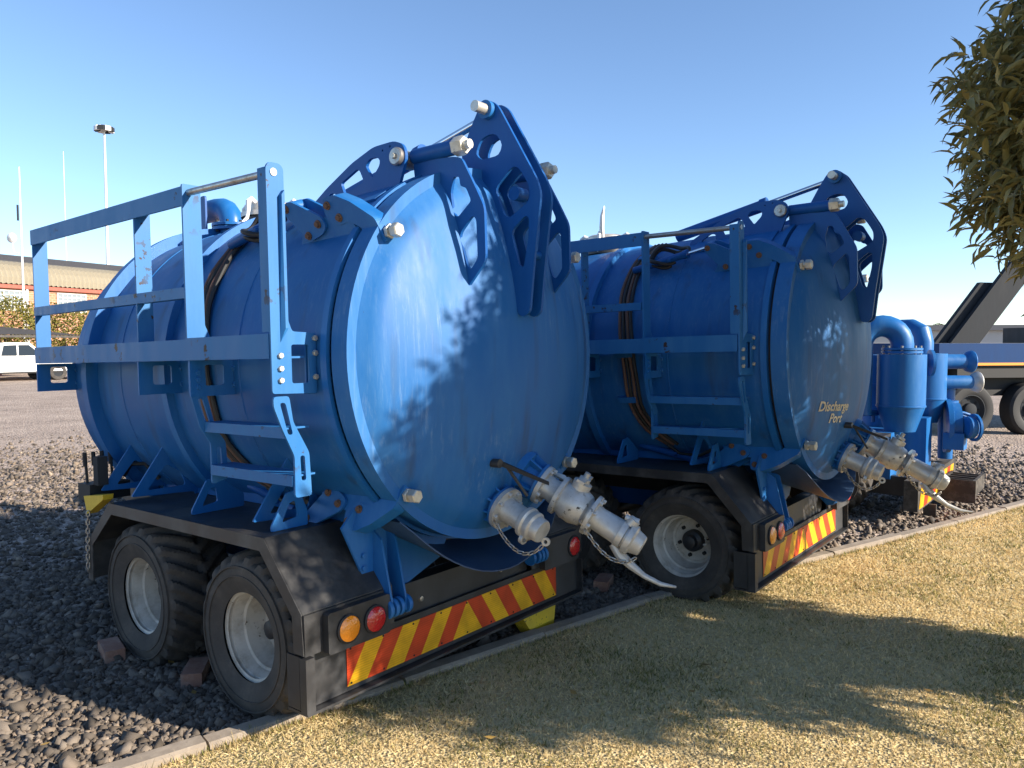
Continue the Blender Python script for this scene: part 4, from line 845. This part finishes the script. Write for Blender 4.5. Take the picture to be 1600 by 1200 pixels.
# side disc flange and exhaust stubs
m = MB(); q = W(1452, 567, 8.5); m.lathe([(0, 0), (.145, 0), (.145, .03), (0, .03)], q, (rt - fh * .2), 30); m.lathe([(0, 0), (.05, 0), (.045, .05), (0, .06)], q - rt * .05 - fh * .0, rt * -1 + fh * .2, 18); PP(m, 'blank_flange', 'blue_paint')
for (u, v, dep, r, L_) in ((1470, 565, 8.9, .085, .30), (1475, 597, 8.7, .075, .33)):
    q = W(u, v, dep); m = MB(); m.tube([q - rt * .1, q + rt * L_], r, 22); st = PP(m, 'exhaust_stub', 'blue_paint')
    m = MB(); m.lathe([(r, 0), (r + .03, .03), (r + .045, .075), (r + .04, .085), (r * .2, .07), (0, .07)], q + rt * (L_ - .03), rt, 26); PP(m, 'stub_cap', 'blue_paint' if r > .08 else 'silver_paint', st)
m = MB(); q = W(1477, 600, 8.8); m.tube([q + rt * .02, q + rt * .02 - Vector((0, 0, .28)), q + rt * .02 - Vector((0, 0, .85))], [.085, .085, .075], 20); m.lathe([(0, 0), (.14, 0), (.14, .025), (0, .025)], q - Vector((0, 0, .24)), (0, 0, 1), 24); m.lathe([(0, 0), (.14, 0), (.14, .025), (0, .025)], q - Vector((0, 0, .21)), (0, 0, 1), 24); PP(m, 'down_pipe', 'blue_paint')
# pump casing with hand bow, control box, base boxes
q = W(1478, 665, 8.7); m = MB(); m.lathe([(0, 0), (.30, 0), (.30, .05), (.26, .06), (.26, .14), (0, .14)], q - rt * .02, rt - fh * .35, 36); PP(m, 'pump_casing', 'blue_paint')
q = W(1500, 645, 8.5); m = MB(); m.tube([q - rt * .1, q + rt * .04, q + rt * .10 - up * .02, q + rt * .12 - up * .10], .018, 10); m.tube([q - rt * .1 - up * .03, q + rt * .03 - up * .03, q + rt * .08 - up * .05], .012, 8); PP(m, 'hand_bow', 'blue_paint')
q = W(1492, 690, 8.5); m = MB(); m.box(q.x - .10, q.x + .12, q.y - .10, q.y + .10, q.z - .08, q.z + .10); PP(m, 'gear_box', 'blue_paint')
q = W(1515, 668, 8.4); m = MB(); m.lathe([(0, -.05), (.10, -.05), (.12, -.03), (.12, .03), (.10, .05), (0, .05)], q, rt, 26); m.lathe([(.12, -.012), (.15, -.012), (.15, .012), (.12, .012)], q + rt * .05, rt, 26); PP(m, 'motor', 'blue_paint')
YAX = Vector((0, 1, 0)); XAX = Vector((1, 0, 0))
def obox(a, lx, ly, z0, z1, name, mat, par=None):
    m = MB(); m.box(a.x, a.x + lx, a.y, a.y + ly, z0, z1); o = PP(m, name, mat, par); return o
q = W(1392, 690, 8.0); ob = obox(q, .55, .8, .38, .86, 'pump_base', 'blue_paint')
m = MB(); m.box(q.x - .014, q.x - .002, q.y + .06, q.y + .42, .46, .80); PP(m, 'cover_panel', 'white_paint', ob)
q = W(1447, 690, 8.35); obox(q, .30, .6, .40, .98, 'pump_base', 'blue_paint')
# trailer frame with rear beam, reflective tape and wheel
q = W(1453, 744, 7.9)
obox(Vector((q.x - .45, q.y + .02, 0)), 2.1, .13, q.z - .30, q.z, 'rear_bumper', 'dusty_black')
for k in range(9):
    m = MB(); x0_ = q.x - .40 + .2 * k; A = [(x0_, q.y + .016, q.z - .28), (x0_ + .2, q.y + .016, q.z - .28), (x0_ + .3, q.y + .016, q.z - .05), (x0_ + .1, q.y + .016, q.z - .05)]; m.hull(A, [(a_, b_ + .003, c_) for a_, b_, c_ in A]); PP(m, 'reflective_strip', 'tape_red' if k % 2 else 'tape_yellow')
for yy in (-.33, -.03): obox(Vector((q.x + .62, q.y + yy, 0)), .62, .03, q.z - .26, q.z - .10, 'step_side', 'dusty_black')
obox(Vector((q.x + .60, q.y - .33, 0)), .02, .33, q.z - .34, q.z - .10, 'step_front', 'dusty_black')
for k in range(4): obox(Vector((q.x + .72 + .14 * k, q.y - .30, 0)), .03, .27, q.z - .135, q.z - .105, 'step_bar', 'dusty_black')
lg = on_ground(1452, 808) - Vector((8.75, 1.75, 0)); obox(Vector((lg.x, lg.y - .06, 0)), .03, .12, .0, q.z - .30, 'support_leg', 'dusty_black'); obox(Vector((lg.x, lg.y + .06, 0)), .03, q.y - lg.y, q.z - .36, q.z - .30, 'support_leg', 'dusty_black')
for xx in (-.1, .9): obox(Vector((q.x + xx, q.y + .15, 0)), .10, 3.6, q.z - .22, q.z - .02, 'frame_beam', 'black_paint')
for (dx, dy) in ((-.30, .9), (-.30, 1.95)): make_wheel(PT, (q.x + dx, q.y + dy, .40), False, 1.1)
obox(Vector((q.x - .55, q.y + .35, 0)), .45, 2.2, .83, .86, 'mudguard', 'fender_black')

# ------------------------------------------------------------------ tipper truck at the far right
TR = empty('tipper_truck', tuple(on_ground(1518, 682))); tag(TR, 'dark blue truck with orange side line and grey raised steel sides behind the tree', 'truck')
tb = TR.location.copy(); ex = (rt * .985 + fh * .17).normalized(); ey = Vector((-ex.y, ex.x, 0))
def TP(a, b, z): return ex * a + ey * b + Vector((0, 0, z))
def tbox(a0, a1, b0, b1, z0, z1, name, mat, par=None):
    m = MB(); c_ = [(a, b) for a, b in ((a0, b0), (a1, b0), (a1, b1), (a0, b1))]; m.hull([TP(a, b, z0) for a, b in c_], [TP(a, b, z1) for a, b in c_]); return m.obj(name, mat, par or TR)
bd = tbox(-.75, 6.5, .0, 2.4, 1.36, 1.78, 'truck_bed', 'truck_blue'); tbox(-.7, 6.5, -.012, -.003, 1.36, 1.41, 'orange_line', 'orange_line', bd)
tbox(-.65, 6.5, .35, 2.1, .75, 1.355, 'truck_chassis', 'dark_rubber'); tbox(-.3, 6.4, .06, .34, 1.12, 1.355, 'side_guard', 'dark_rubber')
tbox(2.6, 6.5, .3, 2.2, 1.785, 2.12, 'dark_locker', 'dark_sheet')
for a0, a1, sh_, zt_, b_ in ((-.76, -.43, .95, 2.95, .14), (-.52, .13, 1.40, 3.5, .02)):     # raised sides, leaning forward
    m = MB(); A = [TP(a0, b_, 1.785), TP(a1, b_, 1.785), TP(a1 + sh_, b_, zt_), TP(a0 + sh_, b_, zt_)]; m.hull(A, [p + ey * .07 for p in A]); so_ = m.obj('steel_side', 'grey_steel', TR)
    m = MB(); A = [TP(a0, b_ - .03, 1.785), TP(a0 + .05, b_ - .03, 1.785), TP(a0 + sh_ + .05, b_ - .03, zt_), TP(a0 + sh_, b_ - .03, zt_)]; m.hull(A, [p + ey * .028 for p in A]); m.obj('side_flange', 'grey_steel', so_)
for a in (0, 1.36, 4.9):
    wh = empty('wheel', tuple(TP(a, .02, .50)), (0, 0, 0), TR)
    m = MB(); m.lathe([(.30, .0), (.34, -.02), (.46, -.01), (.505, .03), (.52, .10), (.52, .27), (.48, .31), (.30, .31)], (0, 0, 0), ey, 44); m.obj('tyre', 'dark_rubber', wh)
    m = MB(); m.lathe([(.30, .0), (.285, -.005), (.27, .04), (.25, .07), (.14, .08), (.13, .02), (.10, .0), (0, .0)], (0, 0, 0), ey, 36); m.obj('rim', 'grey_steel', wh)
    for k in range(8):
        t = k * math.pi / 4; m = MB(); m.lathe([(0, 0), (.028, 0), (0, .0005)], ex * (.205 * math.cos(t)) + Vector((0, 0, .205 * math.sin(t))) + ey * .068, -ey, 10); m.obj('rim_hole', 'interior_dark', wh)

# ------------------------------------------------------------------ far left: brick hall, car port, pickup, masts, trees
def basis(u, dep, ang):
    o = at(u, 535, dep); o.z = 0; e = Vector((math.cos(ang), math.sin(ang), 0)); return o, e, Vector((-e.y, e.x, 0))
ANG = math.radians(12)
o, e1, e2 = basis(70, 54, ANG)
H_ = empty('brick_hall', tuple(o), (0, 0, ANG)); tag(H_, 'brick hall with curved cream corrugated eaves and white multi-pane windows', 'building')
m = MB(); m.box(-26, 16, 0, 12, 0, 5.45); m.obj('wall', 'brick_wall', H_)
m = MB(); m.box(-26, 16, -.25, -.02, 5.42, 5.68); m.obj('gutter', 'red_trim', H_)
m = MB(); x = -26.0
pr = [(-.30, 5.68), (-.36, 6.1), (-.20, 6.55), (.15, 6.95), (.75, 7.2), (1.6, 7.3)]
n_ = int(42 / .17); V = []
for i in range(n_ + 1):
    xx = -26 + i * .17; of = .14 * (i % 2)
    for (yy, zz) in pr: V.append((xx, yy - of, zz + of * .6))
k_ = len(pr); m.add(V, [(i * k_ + j, i * k_ + j + 1, (i + 1) * k_ + j + 1, (i + 1) * k_ + j) for i in range(n_) for j in range(k_ - 1)]); m.obj('curved_eave', 'cream_sheet', H_)
m = MB(); m.hull([(-26, 1.5, 7.28), (-26, 6, 8.3), (-26, 12, 7.28), (-26, 12, 5.5)], [(16, 1.5, 7.28), (16, 6, 8.3), (16, 12, 7.28), (16, 12, 5.5)]); m.obj('roof', 'dark_sheet', H_)
for xw in (-6.6, -3.45, .95, 5.4):
    m = MB(); m.plate([[(xw, 3.92), (xw + 2.2, 3.92), (xw + 2.2, 5.30), (xw, 5.30)], [(xw + .07, 3.99), (xw + 2.13, 3.99), (xw + 2.13, 5.23), (xw + .07, 5.23)]], XZ(-.08), .07); wo = m.obj('window', 'window_white', H_)
    m = MB(); m.box(xw + .07, xw + 2.13, -.025, -.012, 3.99, 5.23); m.obj('pane', 'window_glass', wo)
    for k in range(1, 6):
        m = MB(); m.box(xw + .07 + k * .343 - .025, xw + .07 + k * .343 + .025, -.06, -.028, 3.99, 5.23); m.obj('mullion', 'window_white', wo)
    for k in range(1, 5):
        m = MB(); m.box(xw + .07, xw + 2.13, -.068, -.062, 3.99 + k * .248 - .025, 3.99 + k * .248 + .025); m.obj('mullion', 'window_white', wo)
for xp in (-4.0, -1.2):
    m = MB(); m.tube([(xp, -.12, 0), (xp, -.12, 5.5)], .09, 8); m.obj('down_pipe', 'red_trim' if xp < -2 else 'white_paint', H_)
# car port
o, e1, e2 = basis(30, 38, math.radians(24))
CP = empty('car_port', tuple(o), (0, 0, math.radians(24))); tag(CP, 'low car port with dark corrugated roof on thin posts', 'car port')
m = MB(); V = []
for i in range(121):
    xx = -9 + i * .1; zz = 2.33 + (.03 if i % 2 else 0); V += [(xx, -.9, zz - .17), (xx, 4.6, zz + .33)]
m.add(V, [(2 * i, 2 * i + 1, 2 * i + 3, 2 * i + 2) for i in range(120)]); m.obj('roof', 'dark_sheet', CP)
m = MB(); m.box(-9, 3, -.85, -.77, 2.04, 2.15); m.obj('roof_beam', 'dark_sheet', CP); m = MB(); m.box(-9, 3, 4.4, 4.48, 2.44, 2.56); m.obj('roof_beam', 'dark_sheet', CP)
for xx in (-8.5, -5.2, -2.0, .42, 2.9):
    m = MB(); m.box(xx - .05, xx + .05, -.86, -.76, 0, 2.03); m.obj('post', 'red_trim', CP)
    m = MB(); m.box(xx - .05, xx + .05, 4.4, 4.5, 0, 2.32); m.obj('post', 'red_trim', CP)
def car(name, o, ang, prof, glass, L_, Wd, mat, label, cat, wheels):
    r = empty(name, tuple(o), (0, 0, ang)); tag(r, label, cat)
    m = MB(); h = Wd / 2
    def side(y_, inset): return [(x_, y_ * (1 - (inset if z_ > 1.05 else 0)), z_) for x_, z_ in prof]
    A = [(x_, -h * (1 - (.14 if z_ > 1.1 else 0)), z_) for x_, z_ in prof]; B = [(x_, h * (1 - (.14 if z_ > 1.1 else 0)), z_) for x_, z_ in prof]; m.hull(A, B); b = m.obj('body', mat, r)
    for gl in glass:
        m = MB(); A = [(x_, -h * (1 - (.14 * min(1, max(0, (z_ - .95) / .4)))) - .012, z_) for x_, z_ in gl]; m.hull(A, [(x_, y_ + .01, z_) for x_, y_, z_ in A]); m.obj('window', 'glass_dark', r)
    for x_ in wheels:
        for s_ in (-1, 1):
            m = MB(); m.lathe([(.22, 0), (.36, .0), (.385, .03), (.385, .2), (.2, .22)], (x_, s_ * (h + .01), .385), (0, -s_, 0), 28); wo = m.obj('wheel', 'tyre_rubber', r)
            m = MB(); m.lathe([(.23, .012), (.20, .03), (.05, .02), (0, .0)], (x_, s_ * (h + .012), .385), (0, -s_, 0), 20); m.obj('rim', 'grey_steel', wo)
    m = MB(); m.box(-L_ / 2, L_ / 2, -h - .008, -h + .02, .36, .42); m.obj('side_step', 'dark_rubber', r)
    return r
bak = [(-2.6, .55), (-2.62, 1.12), (-1.0, 1.14), (-.85, 1.72), (-.55, 1.80), (.45, 1.79), (1.15, 1.14), (2.35, 1.02), (2.55, .80), (2.55, .45), (-2.5, .42)]
o, _, _ = basis(20, 36.5, 0)
car('pickup_truck', o, math.radians(-2), bak, [[(-.72, 1.20), (-.62, 1.66), (-.10, 1.68), (-.10, 1.19)], [(-.02, 1.19), (-.02, 1.68), (.42, 1.68), (.92, 1.19)]], 3.6, 1.85, 'white_paint', 'white double cab pickup parked under the car port', 'pickup', (-1.6, 1.6))
pk = [o_ for o_ in bpy.data.objects if o_.name == 'pickup_truck'][0]
m = MB(); m.hull([(-2.55, -.82, 1.145), (-2.40, -.74, 1.66), (-2.40, .74, 1.66), (-2.55, .82, 1.145)], [(-.98, -.82, 1.145), (-.90, -.74, 1.70), (-.90, .74, 1.70), (-.98, .82, 1.145)]); m.obj('canopy', 'dark_rubber', pk)
sed = [(-2.2, .42), (-2.22, .95), (-1.7, 1.02), (-1.15, 1.44), (.35, 1.46), (1.05, 1.0), (2.05, .86), (2.15, .6), (2.12, .38)]
o, _, _ = basis(112, 38.5, 0)
car('parked_car', o, math.radians(-52), sed, [[(-1.3, 1.02), (-1.0, 1.38), (-.4, 1.40), (-.4, 1.0)], [(-.33, 1.0), (-.33, 1.40), (.3, 1.40), (.85, 1.0)]], 3.0, 1.75, 'black_paint', 'dark car parked at the right end of the car port', 'car', (-1.35, 1.35))
# masts
def pole(name, u, dep, ztop, r0, r1, label, cat):
    o, _, _ = basis(u, dep, 0); r = empty(name, tuple(o)); tag(r, label, cat); m = MB(); m.tube([(0, 0, 0), (0, 0, ztop * .3), (0, 0, ztop)], [r0, r0 * .85, r1], 12); m.obj('pole', 'white_paint', r); return r
fm = pole('floodlight_mast', 172, 74, 21.9, .19, .09, 'tall pale floodlight mast with a ring of lamps', 'light mast')
m = MB(); m.lathe([(.10, 21.7), (.5, 21.92), (.5, 22.05), (.10, 22.1)], (0, 0, 0), (0, 0, 1), 20); m.obj('lamp_ring', 'white_paint', fm)
for k in range(8):
    a = k * math.pi / 4; c, s = math.cos(a), math.sin(a); m = MB(); m.hull([(c * .42 - s * .25, s * .42 + c * .25, 21.75), (c * .42 + s * .25, s * .42 - c * .25, 21.75), (c * .42 + s * .25, s * .42 - c * .25, 22.2), (c * .42 - s * .25, s * .42 + c * .25, 22.2)], [(c * .85 - s * .25, s * .85 + c * .25, 21.65), (c * .85 + s * .25, s * .85 - c * .25, 21.65), (c * .85 + s * .25, s * .85 - c * .25, 22.05), (c * .85 - s * .25, s * .85 + c * .25, 22.05)]); m.obj('floodlight', 'grey_steel' if k % 2 else 'white_paint', fm)
m = MB(); m.box(-.3, .3, -.3, .3, 7.8, 8.0); m.obj('service_bracket', 'white_paint', fm)
am = pole('antenna_mast', 39, 50, 13.0, .09, .035, 'thin antenna mast with a small white dish beside the brick hall', 'antenna')
m = MB(); q = -rt * .62 + Vector((0, 0, 8.5)); m.lathe([(0, .12), (.2, .08), (.33, 0), (.30, -.02), (0, .08)], q, -fh, 20); m.obj('dish', 'white_paint', am)
m = MB(); m.tube([q, q + Vector((0, 0, -.9)) + rt * .1, q + Vector((0, 0, -1.0)) + rt * .5], .03, 6); m.obj('dish_arm', 'white_paint', am)
m = MB(); m.tube([-rt * .18 + Vector((0, 0, 9.6)), -rt * .18 + Vector((0, 0, 10.6))], .06, 6); m.obj('aerial', 'grey_steel', am)
pole('whip_antenna', 108, 62, 16.9, .045, .02, 'very thin pale whip antenna left of the floodlight mast', 'antenna')
def bush(name, c, rad, n, label, seed, cols, ls=.16, trunk=True):
    rg = np.random.default_rng(seed); r = empty(name, (c[0], c[1], 0)); tag(r, label, 'tree', 'trees in front of the brick hall')
    u = rg.normal(size=(n, 3)); u /= np.linalg.norm(u, axis=1)[:, None]; rr = rg.uniform(.35, 1, n) ** .5
    l = np.array([1 + .28 * noise.noise((a * 2.1 + seed, b * 2.1, c_ * 2.1)) for a, b, c_ in u]); P_ = u * np.array(rad) * (rr * l)[:, None] + np.array([0, 0, c[2]])
    d = rg.normal(size=(n, 3)); d /= np.linalg.norm(d, axis=1)[:, None]; s = np.cross(d, rg.normal(size=(n, 3))); s /= np.linalg.norm(s, axis=1)[:, None]
    L_ = ls * rg.uniform(.6, 1.3, n)[:, None]; V = np.stack([P_, P_ + d * L_ * .5 + s * L_ * .3, P_ + d * L_, P_ + d * L_ * .5 - s * L_ * .3], 1).reshape(-1, 3)
    cc = np.array(cols)[rg.integers(0, len(cols), n)] * rg.uniform(.75, 1.25, n)[:, None]
    me = big_mesh('crown', V, np.arange(4 * n).reshape(-1, 4), 'far_leaf', np.repeat(cc, 4, 0)); ob = bpy.data.objects.new('crown', me); COL.objects.link(ob); ob.parent = r; tag(ob, kind='stuff')
    m = MB(); m.tube([(0, 0, 0), (.05, 0, c[2] * .6), (0, .05, c[2])], [.16, .12, .05], 8); m.obj('trunk', 'bark', r)
YG = [(.17, .15, .03), (.13, .13, .03), (.22, .18, .04)]
for i, (u, dep, zc_, rad, n, lab) in enumerate(((8, 44, 2.9, (2.3, 2.3, 1.5), 5000, 'yellowing tree at the left edge in front of the brick hall'), (100, 46, 2.6, (1.7, 1.7, 1.5), 3500, 'yellow green tree seen through the rails below the hall window'))):
    p = at(u, 535, dep); bush('yellowing_tree', (p.x, p.y, zc_), rad, n, lab, 20 + i, YG)
# far right: low pale shed and a distant tree line
p = at(1640, 535, 95); m = MB(); m.box(-34, 22, 0, 12, 0, 3.3); sh = m.obj('low_shed', 'far_wall'); sh.location = (p.x, p.y, 0); sh.rotation_euler = (0, 0, AZ - math.radians(90) - .2); tag(sh, 'long low pale shed on the horizon behind the truck', 'shed')
m = MB(); m.hull([(-34.5, -.6, 3.3), (-34.5, 12.6, 3.3), (-34.5, 6, 4.1)], [(22.5, -.6, 3.3), (22.5, 12.6, 3.3), (22.5, 6, 4.1)]); ro = m.obj('roof', 'dark_sheet', sh)
for i, (u, dep, h_, rx) in enumerate(((1468, 170, 5.2, 3.2), (1400, 210, 3.6, 7), (1540, 200, 4.2, 7))):
    p = at(u, 535, dep); bush('distant_tree', (p.x, p.y, h_ * .62), (rx, rx, h_ * .5), 2500, ['small rounded tree on the far horizon', 'low dark tree on the horizon behind the pump trailer', 'distant tree behind the truck sides'][i], 40 + i, [(.06, .07, .04), (.08, .085, .05)], .55)
for ob in bpy.data.objects:
    if ob.name.startswith('distant_tree') and ob.parent is None: ob['group'] = 'trees on the horizon'
